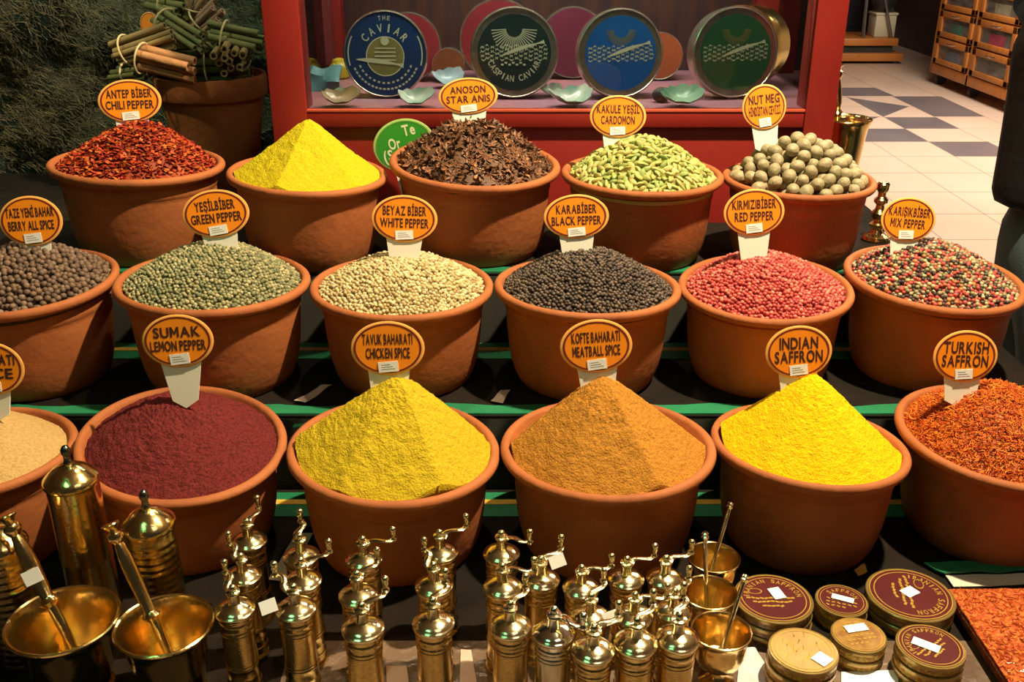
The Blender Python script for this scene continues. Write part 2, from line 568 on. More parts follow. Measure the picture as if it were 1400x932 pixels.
BASEZ = {'F': TZ0, 'M': TZ1, 'B': TZ2}
BL = {'chili': 'terracotta bowl of red chili flakes on the highest step', 'yellow': 'terracotta bowl of yellow powder with no sign, in the rear row',
      'anise': 'terracotta bowl of dark star anise on the highest step', 'cardamom': 'terracotta bowl of pale green cardamom pods on the highest step',
      'nutmeg': 'terracotta bowl of round grey green nutmegs in the rear row', 'allspice': 'terracotta bowl of brown allspice berries at the left frame edge',
      'green': 'terracotta bowl of green peppercorns on the middle step', 'white': 'terracotta bowl of white peppercorns on the middle step',
      'black': 'terracotta bowl of black peppercorns on the middle step', 'red': 'terracotta bowl of red peppercorns on the middle step',
      'mix': 'terracotta bowl of mixed coloured peppercorns beside the person in jeans', 'tan': 'terracotta bowl of pale tan powder cut by the left frame edge',
      'sumak': 'terracotta bowl of dark purple sumac in the front row', 'chicken': 'terracotta bowl of olive yellow chicken spice in the front row',
      'meatball': 'terracotta bowl of brown meatball spice in the front row', 'indian': 'terracotta bowl of bright yellow Indian saffron in the front row',
      'turkish': 'terracotta bowl of orange saffron threads in the front row'}


def tiltf(key):
    X, Y, Z, Rr, tx, ty, row = BOWLS[key]
    return lambda x, y: -x * math.tan(R(ty)) + y * math.tan(R(tx))


def make_bowl(key):
    X, Y, Z, Rr, tx, ty, row = BOWLS[key]
    z0 = BASEZ[row]; H = Z - z0
    tf = tiltf(key)
    prof = [(.68, 0), (.72, .006), (.748, .035), (.785, .11), (.818, .22), (.842, .35), (.856, .48), (.866, .60), (.872, .70), (.874, .745), (.884, .755), (.888, .80), (.890, .875), (.900, .890),
            (.950, .900), (.985, .918), (1.0, .942), (1.003, .965), (.994, .985), (.975, .998), (.95, 1.002), (.925, .992), (.913, .975), (.900, .94), (.850, .86), (.83, .6), (.77, .34), (.67, .15), (.55, .075)]
    m = MB()
    seg = 72
    vs, fs = [], []
    ph = rnd.uniform(0, 6)
    for r, zz in prof:
        for k in range(seg):
            a = 2 * PI * k / seg
            wob = 1 + 0.004 * math.sin(2 * a + ph) + 0.002 * math.sin(5 * a + ph * 2)
            x = r * Rr * math.cos(a) * wob; y = r * Rr * math.sin(a) * wob
            vs.append((x, y, zz * H + tf(x, y) * zz ** 1.5))
    for i in range(len(prof) - 1):
        for k in range(seg):
            k2 = (k + 1) % seg
            fs.append((i * seg + k, i * seg + k2, (i + 1) * seg + k2, (i + 1) * seg + k))
    fs.append(tuple(reversed(range(seg))))
    fs.append(tuple((len(prof) - 1) * seg + k for k in range(seg)))
    m.add(vs, fs)
    o = m.build('spice_bowl', TERRA, loc=(X, Y, z0), angle=60)
    tag(o, BL[key], 'bowl', 'terracotta spice bowls')
    return o


for k in BOWLS: make_bowl(k)

# ------------------------------------------------------------------ heaps of spice
# key: (height above rim, inset below rim, apex offset x,y, shape power, facets)
HEAP = {
    'chili': (.082, .010, .02, .01, ('dome', 1.35), 0), 'yellow': (.112, .012, .01, .0, ('cone', .80), 7), 'anise': (.080, .012, 0, .0, ('dome', 1.5), 0),
    'cardamom': (.070, .010, 0, .0, ('dome', 1.5), 0), 'nutmeg': (.082, .012, .0, .0, ('dome', 1.7), 0),
    'allspice': (.056, .010, 0, .01, ('dome', 1.7), 0), 'green': (.060, .010, .01, .01, ('dome', 1.7), 0), 'white': (.046, .010, 0, .01, ('dome', 1.9), 0),
    'black': (.062, .010, .0, .01, ('dome', 1.55), 0), 'red': (.052, .010, -.01, .01, ('dome', 1.7), 0), 'mix': (.058, .010, -.005, .01, ('dome', 1.6), 0),
    'tan': (.072, .012, .0, .0, ('dome', 1.3), 0), 'sumak': (.066, .010, -.01, .0, ('dome', 1.45), 0), 'chicken': (.121, .012, .012, .0, ('cone', 1.0), 7),
    'meatball': (.116, .020, -.012, .0, ('cone', 1.0), 6), 'indian': (.119, .014, -.006, .0, ('cone', .92), 8), 'turkish': (.078, .010, -.02, .0, ('dome', 1.5), 0),
}
FACET = {}
for k in HEAP:
    n = HEAP[k][5]
    rr = random.Random(hash(k) % 1 + len(k) * 13 + ord(k[0]))
    FACET[k] = [2 * PI * i / n + rr.uniform(-.25, .25) for i in range(n)] if n else []
FACET['chicken'] = [R(a) for a in (-140, -92, -22, 30, 85, 150)]
FACET['meatball'] = [R(a) for a in (-140, -101, -31, 25, 85, 150)]
FACET['indian'] = [R(a) for a in (-152, -112, -80, -42, 10, 70, 130)]
FACET['yellow'] = [R(a) for a in (-70, -135, -10, 45, 110, 170)]


def heap_fn(key, sink=0.0):
    X, Y, Z, Rr, tx, ty, row = BOWLS[key]
    h, ins, ox, oy, (kind, pw), nf = HEAP[key]
    tf = tiltf(key); Ri = Rr * 0.905
    fc = FACET[key]

    def f(x, y):
        rad = math.hypot(x, y)
        e = min(rad / Ri, 1.0)
        px, py = x - ox * (1 - e), y - oy * (1 - e)
        d = math.hypot(px, py)
        if fc:
            a = math.atan2(py, px)
            df = max(math.cos(a - q) for q in fc) * d
            d = 0.08 * d + 0.92 * df * 1.06
        q = min(d / Ri, 1.08)
        if kind == 'cone':
            q2 = math.sqrt(q * q + 0.020) - 0.085
            s = 1 - min(q2, 1.03) ** pw
        else:
            s = 1 - min(q, 1.0) ** pw
            s = s * (1 - 0.06 * (1 - q) ** 4)
        return tf(x, y) - ins + s * (h + ins) - sink
    return f, Ri


def heap_mesh(key, sink=0.0, rough=0.0015, nr=110, na=220, scale=75):
    f, Ri = heap_fn(key, sink)
    vs, fs = [(0, 0, 0)], []
    off = Vector((len(key) * 3.1, ord(key[0]) * 1.7, 0))

    def hh(x, y):
        p = Vector((x, y, 0)) * scale + off
        return f(x, y) + rough * (mn.noise(p) + 0.9 * mn.noise(p * 2.9) + 0.6 * mn.noise(p * 0.35))
    vs[0] = (0, 0, hh(0, 0))
    for i in range(1, nr + 1):
        for k in range(na):
            r = Ri * 1.005 * i / nr; a = 2 * PI * k / na
            x, y = r * math.cos(a), r * math.sin(a)
            vs.append((x, y, hh(x, y)))
    for k in range(na):
        fs.append((0, 1 + k, 1 + (k + 1) % na))
    for i in range(nr - 1):
        for k in range(na):
            k2 = (k + 1) % na
            fs.append((1 + i * na + k, 1 + (i + 1) * na + k, 1 + (i + 1) * na + k2, 1 + i * na + k2))
    b = len(vs)
    for k in range(na):
        x, y, z = vs[1 + (nr - 1) * na + k]
        vs.append((x * .8, y * .8, z - 0.06))
    for k in range(na):
        k2 = (k + 1) % na
        fs.append((1 + (nr - 1) * na + k, b + k, b + k2, 1 + (nr - 1) * na + k2))
    fs.append(tuple(b + k for k in range(na)))
    return vs, fs


POWD = {
    'yellow': ((0.50, 0.41, 0.012), (0.43, 0.34, 0.01), 'steep heap of yellow powder beside the green oval sign', .0018),
    'tan': ((0.50, 0.33, 0.13), (0.40, 0.25, 0.09), 'mound of pale tan spice powder at the left frame edge', .0016),
    'sumak': ((0.150, 0.022, 0.022), (0.075, 0.012, 0.012), 'mound of dark purple red ground sumac', .0028),
    'chicken': ((0.50, 0.36, 0.018), (0.40, 0.28, 0.013), 'peaked heap of olive yellow chicken spice powder', .0024),
    'meatball': ((0.42, 0.185, 0.028), (0.32, 0.13, 0.018), 'peaked heap of brown meatball spice powder', .0024),
    'indian': ((0.80, 0.48, 0.006), (0.68, 0.38, 0.004), 'peaked heap of bright yellow Indian saffron powder', .0017),
}
for key, (c1, c2, lab, rg) in POWD.items():
    X, Y, Z, Rr = BOWLS[key][:4]
    m = MB()
    vs, fs = heap_mesh(key, 0, rg)
    m.add(vs, fs)
    pm = mat('powder_' + key, c1, 0.95, color2=c2, nscale=260, ndetail=2, contrast=(.42, .68), bump=0.6, bscale=380, spec=0.1, bdist=0.006)
    o = m.build('spice_heap', pm, loc=(X, Y, Z), angle=90)
    tag(o, lab, 'spice heap', kind='stuff')


def hexpts(Ri, sp, jit, rg):
    pts = []
    n = int(Ri / sp) + 2
    for j in range(-int(n * 1.2), int(n * 1.2) + 1):
        for i in range(-n, n + 1):
            x = (i + 0.5 * (j & 1)) * sp + rg.uniform(-jit, jit) * sp
            y = j * sp * .866 + rg.uniform(-jit, jit) * sp
            if math.hypot(x, y) < Ri: pts.append((x, y))
    return pts


def grains(key, sp, rad, palette, lab, weights=None, sub=2, gloss=0.5, jitter=.22, shade=.25):
    X, Y, Z, Rr = BOWLS[key][:4]
    f, Ri = heap_fn(key)
    rg = np.random.default_rng(len(key) * 7 + ord(key[0]))
    V0, F0 = ico(sub)
    C = []
    for layer in (0, 1):
        for x, y in hexpts(Ri - rad * (0.4 if layer == 0 else 2), sp, jitter, rg):
            if layer: x += sp * .5; y += sp * .29
            C.append((x, y, f(x, y) - layer * rad * 1.3 + rg.normal(0, rad * (.28 if not layer else .1))))
    C = np.array(C); n = len(C)
    rr = rad * rg.uniform(.86, 1.12, (n, 1, 1))
    sc = rg.uniform(.9, 1.1, (n, 1, 3))
    Rm = rots(n, rg)
    V = np.einsum('nij,nkj->nki', Rm, V0[None] * sc) * rr + C[:, None]
    F = (np.arange(n)[:, None, None] * len(V0) + F0[None]).reshape(-1, 3)
    pal = np.array(palette)
    idx = rg.choice(len(pal), n, p=weights)
    c = pal[idx] * rg.uniform(1 - shade, 1 + shade, (n, 1))
    cols = np.repeat(c, len(V0), 0)
    # solid bed beneath the loose top layers
    bv, bf = heap_mesh(key, rad * 1.9, 0.0003, 30, 72)
    bv = np.array(bv)
    tri = []
    for q in bf:
        for t in range(1, len(q) - 1): tri.append((q[0], q[t], q[t + 1]))
    tri = np.array(tri) + n * len(V0)
    V = np.concatenate([V.reshape(-1, 3), bv]); F = np.concatenate([F, tri])
    cols = np.concatenate([cols, np.repeat((pal.mean(0) * .55)[None], len(bv), 0)])
    o = cloud('peppercorns' if key != 'allspice' else 'allspice_berries', V, F, 0, cols, mat('grain_gloss%d' % int(gloss * 100), attr='tint', rough=gloss, spec=.4, bump=.25, bscale=500, bdist=.002))
    o.location = (X, Y, Z)
    tag(o, lab, 'peppercorns' if key != 'allspice' else 'berries', kind='stuff')


grains('allspice', .0102, .0054, [(.135, .080, .050), (.11, .065, .045), (.16, .10, .065)], 'heap of round brown allspice berries at the left frame edge', gloss=.6)
grains('green', .0066, .0036, [(.26, .235, .115), (.19, .185, .085), (.34, .30, .16), (.14, .15, .075)], 'heap of dried green peppercorns', gloss=.6)
grains('white', .0066, .0036, [(.55, .43, .22), (.48, .36, .17), (.62, .50, .29), (.36, .26, .11)], 'heap of cream white peppercorns', gloss=.55)
grains('black', .0066, .0036, [(.055, .036, .026), (.075, .050, .036), (.11, .075, .052), (.03, .02, .016)], 'heap of wrinkled black peppercorns', gloss=.5)
grains('red', .0066, .0036, [(.56, .090, .070), (.46, .055, .05), (.66, .17, .12), (.36, .04, .036)], 'heap of pinkish red peppercorns', gloss=.5)
grains('mix', .0068, .0037, [(.46, .065, .05), (.045, .03, .024), (.46, .35, .19), (.20, .18, .09), (.46, .17, .06)], 'heap of red, black, white and green peppercorns mixed together', weights=[.30, .25, .22, .17, .06], gloss=.5)


def flakes(key, n, size, palette, lab, name, cat, thread=False):
    X, Y, Z, Rr = BOWLS[key][:4]
    f, Ri = heap_fn(key)
    rg = np.random.default_rng(91 + ord(key[0]))
    r = Ri * np.sqrt(rg.uniform(0, 1, n)) * .985; a = rg.uniform(0, 2 * PI, n)
    x, y = r * np.cos(a), r * np.sin(a)
    z = np.array([f(p, q) for p, q in zip(x, y)]) + rg.uniform(-.004, .003, n)
    C = np.stack([x, y, z], 1)
    if thread:
        # bent three-sided threads
        ns = 5
        t = np.linspace(-.5, .5, ns)
        L = size * rg.uniform(.5, 1.2, n)
        Vs = np.zeros((n, ns, 3, 3))
        bend = rg.uniform(-.5, .5, n); w_ = rg.uniform(.00035, .0008, n)
        for i in range(ns):
            ctr = np.stack([t[i] * L, bend * L * (t[i] ** 2 * 2 - .2), np.zeros(n)], 1)
            for q in range(3):
                an = 2 * PI * q / 3
                Vs[:, i, q] = ctr + np.stack([np.zeros(n), np.cos(an) * w_, np.sin(an) * w_], 1)
        V0 = Vs.reshape(n, ns * 3, 3)
        Fl = []
        for i in range(ns - 1):
            for q in range(3):
                q2 = (q + 1) % 3
                Fl.append((i * 3 + q, i * 3 + q2, (i + 1) * 3 + q2, (i + 1) * 3 + q))
        Fl = np.array(Fl); per = ns * 3
        az = rg.uniform(0, 2 * PI, n); el = rg.normal(0, .35, n)
    else:
        base = np.array([[-.5, -.25, 0], [.1, -.38, .06], [.5, .05, .0], [.05, .36, .08], [-.42, .2, -.03], [0, 0, .16]])
        V0 = base[None] * (1 + rg.uniform(-.35, .35, (n, 6, 3))) * (size * rg.uniform(.5, 1.3, (n, 1, 1)))
        V0[:, :, 2] *= .8
        Fl = np.array([[0, 1, 5], [1, 2, 5], [2, 3, 5], [3, 4, 5], [4, 0, 5]]); per = 6
        az = rg.uniform(0, 2 * PI, n); el = rg.normal(0, .6, n)
    ca, sa, ce, se = np.cos(az), np.sin(az), np.cos(el), np.sin(el)
    Rz = np.stack([np.stack([ca * ce, -sa, ca * se], -1), np.stack([sa * ce, ca, sa * se], -1), np.stack([-se, 0 * se, ce], -1)], 1)
    V = np.einsum('nij,nkj->nki', Rz, V0) + C[:, None]
    F = (np.arange(n)[:, None, None] * per + Fl[None]).reshape(-1, Fl.shape[1])
    pal = np.array(palette)
    c = pal[rg.integers(0, len(pal), n)] * rg.uniform(.7, 1.3, (n, 1))
    bv, bf = heap_mesh(key, .003, .002, 40, 90)
    bv = np.array(bv)
    fl = []
    for q in bf:
        if Fl.shape[1] == 3 or len(q) == 3 or len(q) > 4:
            for t_ in range(1, len(q) - 1):
                fl.append((q[0], q[t_], q[t_ + 1]) if Fl.shape[1] == 3 else (q[0], q[t_], q[t_ + 1], q[t_ + 1]))
        else: fl.append(q)
    fl = np.array([q for q in fl if len(set(q)) == len(q)]) + n * per
    V = np.concatenate([V.reshape(-1, 3), bv]); F = np.concatenate([F, fl])
    cols = np.concatenate([np.repeat(c, per, 0), np.repeat((pal.mean(0) * .6)[None], len(bv), 0)])
    o = cloud(name, V, F, 0, cols, mat('flake_' + key, attr='tint', rough=.6, spec=.3), smooth=thread)
    o.location = (X, Y, Z)
    tag(o, lab, cat, kind='stuff')


flakes('chili', 5200, .0095, [(.36, .030, .008), (.26, .018, .007), (.46, .065, .013), (.15, .010, .006), (.48, .12, .02)], 'heap of glossy dark red chili pepper flakes', 'chili_flakes', 'chili flakes')
flakes('turkish', 9000, .013, [(.68, .16, .012), (.60, .10, .008), (.76, .26, .02), (.42, .045, .006)], 'heap of orange Turkish saffron threads', 'saffron_threads', 'saffron', thread=True)


# nutmegs, each its own object
def basis_at(f, x, y, e=.004):
    dzx = (f(x + e, y) - f(x - e, y)) / (2 * e); dzy = (f(x, y + e) - f(x, y - e)) / (2 * e)
    return Vector((-dzx, -dzy, 1)).normalized()


def pick(key, mind, tries, margin, rg, lift=0.0, start=None):
    f, Ri = heap_fn(key)
    pts = []
    for _ in range(tries):
        r = (Ri - margin) * math.sqrt(rg.random()); a = rg.uniform(0, 2 * PI)
        x, y = r * math.cos(a), r * math.sin(a)
        p = Vector((x, y, f(x, y) + lift))
        if all((p - q).length > mind for q in pts): pts.append(p)
    return pts, f


NUTM = mat('nutmeg_shell', (.25, .22, .115), .55, color2=(.33, .265, .15), nscale=35, bump=.35, bscale=90)
protos = []
for i in range(4):
    m = MB()
    bm = bmesh.new(); bmesh.ops.create_icosphere(bm, subdivisions=3, radius=1)
    for v in bm.verts:
        v.co *= 1 + .035 * mn.noise(v.co * 1.6 + Vector((i * 5, 0, 0))) + .012 * mn.noise(v.co * 6)
        v.co.z *= 1.0
    bmesh.ops.scale(bm, vec=(.0120, .0120, .0146), verts=bm.verts)
    m.bm(bm)
    protos.append(m.build('nutmeg', NUTM))
X, Y, Z = BOWLS['nutmeg'][:3]
rg = random.Random(3)
pts, f = pick('nutmeg', .0232, 14000, .011, rg, -.006)
low, _ = pick('nutmeg', .0245, 4000, .02, rg, -.027)
used = 0
for p in pts + low:
    o = protos[used % 4] if used < 4 else protos[used % 4].copy()
    if used >= 4: COL.objects.link(o)
    used += 1
    o.location = p + Vector((X, Y, Z))
    o.rotation_euler = (rg.uniform(0, 6), rg.uniform(0, 6), rg.uniform(0, 6))
    s = rg.uniform(.93, 1.06); o.scale = (s, s, s)
    tag(o, 'round grey green nutmeg in the heap in its terracotta bowl', 'nutmeg', 'nutmegs heaped in the bowl')

# star anise
def star_mesh(seed):
    r_ = random.Random(seed)
    m = MB()
    n = 8
    for k in range(n):
        if r_.random() < .12: continue
        a = 2 * PI * k / n + r_.uniform(-.1, .1); L = r_.uniform(.85, 1.1) * .0180; W = .0036; D = .0048
        T = Matrix.Rotation(a, 4, 'Z') @ Matrix.Rotation(r_.uniform(-.2, .1), 4, 'Y')
        vs = [(.001, 0, 0), (L * .55, W, .0012), (L * .55, -W, .0012), (L, 0, .0022), (L * .5, 0, -D), (.001, 0, -D * .6), (L * .55, W * .55, .0002), (L * .55, -W * .55, .0002), (L * .5, 0, -.0012)]
        fs = [(0, 1, 4, 5), (1, 3, 4), (3, 2, 4), (2, 0, 5, 4)]
        m.add(vs, fs, 0, T)
        m.add(vs, [(0, 8, 6), (0, 7, 8), (0, 6, 1), (0, 2, 7), (6, 8, 3), (8, 7, 3), (1, 6, 3), (2, 3, 7)], 1, T)
        if r_.random() < .6:
            m.ball(T @ Vector((L * .52, 0, .0002)), .0021, 2, 1, (1.3, .8, .8))
    m.ball((0, 0, -.0012), .0024, 0, 1)
    return m.build('star_anise', [ANISE1, ANISE2, ANISE3], smooth=False)


ANISE1 = mat('anise_husk', (.075, .038, .022), .6, color2=(.15, .07, .035), nscale=90)
ANISE2 = mat('anise_inside', (.30, .125, .05), .6, color2=(.13, .055, .028), nscale=90)
ANISE3 = mat('anise_seed', (.16, .055, .016), .25, color2=(.08, .03, .012), nscale=60)
protos = [star_mesh(i) for i in range(6)]
X, Y, Z = BOWLS['anise'][:3]
rg = random.Random(11)
pts, f = pick('anise', .0170, 7000, .010, rg, .0)
pts2, _ = pick('anise', .019, 2500, .016, rg, -.010)
used = 0
for p in pts[:215] + pts2[:85]:
    o = protos[used % 6] if used < 6 else protos[used % 6].copy()
    if used >= 6: COL.objects.link(o)
    used += 1
    o.location = p + Vector((X, Y, Z))
    nrm = basis_at(f, p.x, p.y)
    q = nrm.to_track_quat('Z', 'Y')
    e = (q.to_matrix() @ Matrix.Rotation(rg.uniform(0, 6.28), 3, 'Z') @ Matrix.Rotation(rg.gauss(0, .55), 3, 'X') @ Matrix.Rotation(rg.gauss(0, .5), 3, 'Y')).to_euler()
    o.rotation_euler = e
    s = rg.uniform(.8, 1.15); o.scale = (s, s, s)
    tag(o, 'dark brown star anise pod in the heap in its terracotta bowl', 'star anise', 'star anise heaped in the bowl')
# broken bits under the stars
flakes('anise', 1100, .009, [(.07, .036, .022), (.14, .065, .032), (.035, .02, .014), (.38, .16, .06)], 'broken star anise husks between the whole stars', 'anise_husk_bits', 'husks')

# cardamom pods
CARD = [mat('cardamom_a', (.38, .38, .10), .6, color2=(.30, .31, .075), nscale=60), mat('cardamom_b', (.50, .44, .15), .6, color2=(.42, .36, .11), nscale=60), mat('cardamom_c', (.27, .34, .085), .6, color2=(.21, .28, .06), nscale=60)]


def pod_geo(sub=2):
    bm = bmesh.new(); bmesh.ops.create_icosphere(bm, subdivisions=sub, radius=1)
    for v in bm.verts:
        a = math.atan2(v.co.y, v.co.z)
        k = 1 + .16 * math.cos(3 * a)
        t = v.co.x
        pin = 1 - .25 * max(t, 0) ** 2
        v.co.y *= k * pin; v.co.z *= k * pin
        if t > .9: v.co.x *= 1.18
    bmesh.ops.scale(bm, vec=(.0098, .0046, .0044), verts=bm.verts)
    return bm


protos = []
for i in range(3):
    m = MB(); m.bm(pod_geo()); protos.append(m.build('cardamom_pod', CARD[i]))
X, Y, Z = BOWLS['cardamom'][:3]
rg = random.Random(21)
pts, f = pick('cardamom', .0098, 14000, .006, rg, 0)
pts.sort(key=lambda p: p.y - p.z)
used = 0
for p in pts[:300]:
    o = protos[used % 3] if used < 3 else protos[rg.choice((0, 0, 1, 1, 1, 2))].copy()
    if used >= 3: COL.objects.link(o)
    used += 1
    o.location = p + Vector((X, Y, Z + rg.uniform(-.002, .0015)))
    q = basis_at(f, p.x, p.y).to_track_quat('Z', 'Y')
    o.rotation_euler = (q.to_matrix() @ Matrix.Rotation(rg.uniform(0, 6.28), 3, 'Z') @ Matrix.Rotation(rg.gauss(0, .3), 3, 'Y') @ Matrix.Rotation(rg.uniform(0, 6), 3, 'X')).to_euler()
    s = rg.uniform(.85, 1.15); o.scale = (s, s, s)
    tag(o, 'pale green cardamom pod in the heap in its terracotta bowl', 'cardamom pod', 'cardamom pods heaped in the bowl')
m = MB()
low, _ = pick('cardamom', .0085, 9000, .008, rg, -.0055)
for p in low + pts[300:]:
    q = basis_at(f, p.x, p.y).to_track_quat('Z', 'Y')
    T = Matrix.Translation(p) @ (q.to_matrix() @ Matrix.Rotation(rg.uniform(0, 6.28), 3, 'Z')).to_4x4()
    m.bm(pod_geo(1), rg.choice((0, 1, 2)), T)
vs, fs = heap_mesh('cardamom', .011, .0005, 30, 72)
m.add(vs, fs, 0)
o = m.build('cardamom_pods', CARD, loc=(X, Y, Z))
tag(o, 'cardamom pods lying deeper in the heap between the loose ones', 'cardamom pods', kind='stuff')


# ------------------------------------------------------------------ oval signs
def make_sign(u, v, wpx, hpx, y, lines, label, rot=0, yaw=0, lean=12, stake=(0.5, 0.36, .045), sticker=(.0, -.345, .27, .19), colour=None, name='spice_sign', tsize=1.0, ink=None):
    c = aty(u, v, y)
    d = depth(c)
    w = wpx * d / FPX / math.cos(R(yaw)); h = hpx * d / FPX
    root = empty(name, c)
    # local frame: X right, Y up the face, Z out of the face toward the shopper
    root.rotation_euler = (Matrix.Rotation(R(yaw), 3, 'Z') @ Matrix.Rotation(PI / 2 - R(lean), 3, 'X') @ Matrix.Rotation(R(rot), 3, 'Z')).to_euler()
    tag(root, label, 'sign', 'spice signs')
    main, rim, bord = colour or (ORANGE, CREAM, MAROON)
    m = MB()
    m.lathe([(.94, -.0022), (.985, -.0020), (1.0, -.0012), (1.0, -.0004), (.985, 0), (.93, .0002)], 72, sx=w / 2, sy=h / 2)
    m.build('plaque', rim, root)
    m = MB(); disc(m, .92, .0004, seg=72, sx=w / 2, sy=h / 2)
    m.build('sign_face', main, root)
    m = MB(); ring(m, .865, .92, .0007, sx=w / 2, sy=h / 2)
    m.build('border', bord, root)
    m = MB()
    if len(lines) == 2:
        ys = (.175 * h, -.085 * h)
    else:
        ys = tuple(h * .28 - i * h * .20 for i in range(len(lines)))
    lh = h * .195 * tsize
    for yy, xo, (t, wf) in zip(ys, (0, 0) if len(lines) == 2 else (.12, -.15, -.29), lines):
        put_text(m, t, w * wf, lh, Matrix.Translation((xo * w, yy, .0008)), 0, .026)
    m.build('lettering', ink or INK, root, smooth=False)
    if sticker:
        sx, sy, sw, sh = sticker
        m = MB()
        M = Matrix.Translation((sx * w, sy * h, 0)) @ Matrix.Rotation(R(4), 4, 'Z')
        m.box(-sw * w / 2, sw * w / 2, -sh * h / 2, sh * h / 2, .0006, .0014, 0, M)
        for q in range(3):
            m.box(-sw * w * .35, sw * w * (.1 + .12 * q), (.25 - .22 * q) * sh * h - .0006, (.25 - .22 * q) * sh * h + .0006, .0014, .0016, 1, M)
        m.build('price_sticker', [PAPER, GREY], root)
    if stake:
        a, b, L = stake
        m = MB()
        y0, y1 = -h * .30, -h * .5 - L
        vs = []
        for zz in (-.0042, -.0023):
            vs += [(-a * w / 2, y0, zz), (a * w / 2, y0, zz), (b * w / 2, y1, zz), (0, y1 - .012, zz), (-b * w / 2, y1, zz)]
        fs = [(0, 1, 2, 3, 4), (9, 8, 7, 6, 5)] + [(i, (i + 1) % 5, 5 + (i + 1) % 5, 5 + i) for i in range(5)]
        m.add(vs, fs)
        m.build('stake', WHITEP, root, smooth=False)
    return root


def by(k, d=.016): return BOWLS[k][1] + d


make_sign(177, 138, 87, 57, by('chili'), [('ANTEP BİBER', .72), ('CHILI PEPPER', .76)], 'orange oval sign reading ANTEP BİBER CHILI PEPPER', 2, stake=(.55, .45, .03))
make_sign(640, 131, 81, 48, by('anise'), [('ANOSON', .60), ('STAR ANIS', .74)], 'orange oval sign reading ANOSON STAR ANIS', 3, stake=(.6, .5, .03))
make_sign(845, 159, 77, 56, by('cardamom'), [('KAKULE YEŞİL', .76), ('CARDOMON', .60)], 'orange oval sign reading KAKULE YEŞİL CARDOMON', -1, stake=(.55, .42, .03))
make_sign(1045, 146, 60, 60, by('nutmeg', .03), [('NUT MEG', .70), ('HİNDİSTAN CEVİZİ', .72)], 'round orange sign reading NUT MEG HİNDİSTAN CEVİZİ', 6, stake=(.62, .5, .035))
make_sign(42, 302, 87, 68, by('allspice'), [('TAZE YENİ BAHAR', .76), ('BERRY ALL SPICE', .72)], 'orange oval sign reading TAZE YENİ BAHAR BERRY ALL SPICE', 3, stake=(.55, .42, .03), tsize=.95)
make_sign(295, 292, 92, 65, by('green'), [('YEŞİLBİBER', .60), ('GREEN PEPPER', .76)], 'orange oval sign reading YEŞİLBİBER GREEN PEPPER', 6, stake=(.56, .45, .03))
make_sign(553, 299, 90, 64, by('white'), [('BEYAZ BİBER', .66), ('WHITE PEPPER', .74)], 'orange oval sign reading BEYAZ BİBER WHITE PEPPER', -2, stake=(.58, .45, .03))
make_sign(788, 296, 89, 60, by('black'), [('KARABİBER', .62), ('BLACK PEPPER', .76)], 'orange oval sign reading KARABİBER BLACK PEPPER', 2, stake=(.56, .45, .03))
make_sign(1031, 290, 83, 63, by('red'), [('KIRMIZIBİBER', .72), ('RED PEPPER', .64)], 'orange oval sign reading KIRMIZIBİBER RED PEPPER', 3, stake=(.56, .42, .045))
make_sign(1242, 300, 75, 60, by('mix'), [('KARIŞIKBİBER', .76), ('MIX PEPPER', .64)], 'orange oval sign reading KARIŞIKBİBER MIX PEPPER', -5, stake=(.56, .42, .03))
make_sign(-13, 504, 92, 74, by('tan'), [('BAHARATI', .74), ('SPICE', .66)], 'orange oval sign cut off by the left frame edge', 0, stake=(.52, .40, .03))
make_sign(243, 466, 98, 73, by('sumak', .01), [('SUMAK', .66), ('LEMON PEPPER', .78)], 'orange oval sign reading SUMAK LEMON PEPPER', 3, stake=(.60, .36, .052), sticker=(0.0, -.345, .27, .2))
make_sign(530, 476, 101, 75, by('chicken'), [('TAVUK BAHARATI', .68), ('CHICKEN SPICE', .60)], 'orange oval sign reading TAVUK BAHARATI CHICKEN SPICE', 1, stake=(.58, .50, .03))
make_sign(815, 473, 99, 74, by('meatball'), [('KOFTE BAHARATI', .67), ('MEATBALL SPICE', .66)], 'orange oval sign reading KOFTE BAHARATI MEATBALL SPICE', 4, stake=(.58, .46, .03))
make_sign(1092, 481, 91, 73, by('indian'), [('INDIAN', .58), ('SAFFRON', .72)], 'orange oval sign reading INDIAN SAFFRON', 3, stake=(.60, .50, .03), tsize=1.15)
make_sign(1320, 487, 88, 72, by('turkish'), [('TURKISH', .70), ('SAFFRON', .72)], 'orange oval sign reading TURKISH SAFFRON', -1, stake=(.58, .48, .03), tsize=1.15)
make_sign(553, 199, 86, 72, 2.075, [('Te', .20), ('Or', .19), ('(S', .15)], 'green oval sign with white lettering behind the star anise bowl', 12, lean=4, stake=(.5, .4, .22), sticker=None,
          colour=(mat('sign_green', (.025, .26, .02), .45, color2=(.02, .22, .018), nscale=8), mat('sign_green_rim', (.32, .5, .14), .5), mat('sign_green_line', (.05, .22, .03), .5)), name='green_sign', tsize=1.05, ink=mat('sign_white_ink', (.62, .66, .42), .6))
make_sign(204, 32, 25, 30, 2.42, [], 'small orange sign sticking out of the cinnamon bundles', 0, stake=(.5, .4, .05), sticker=None)

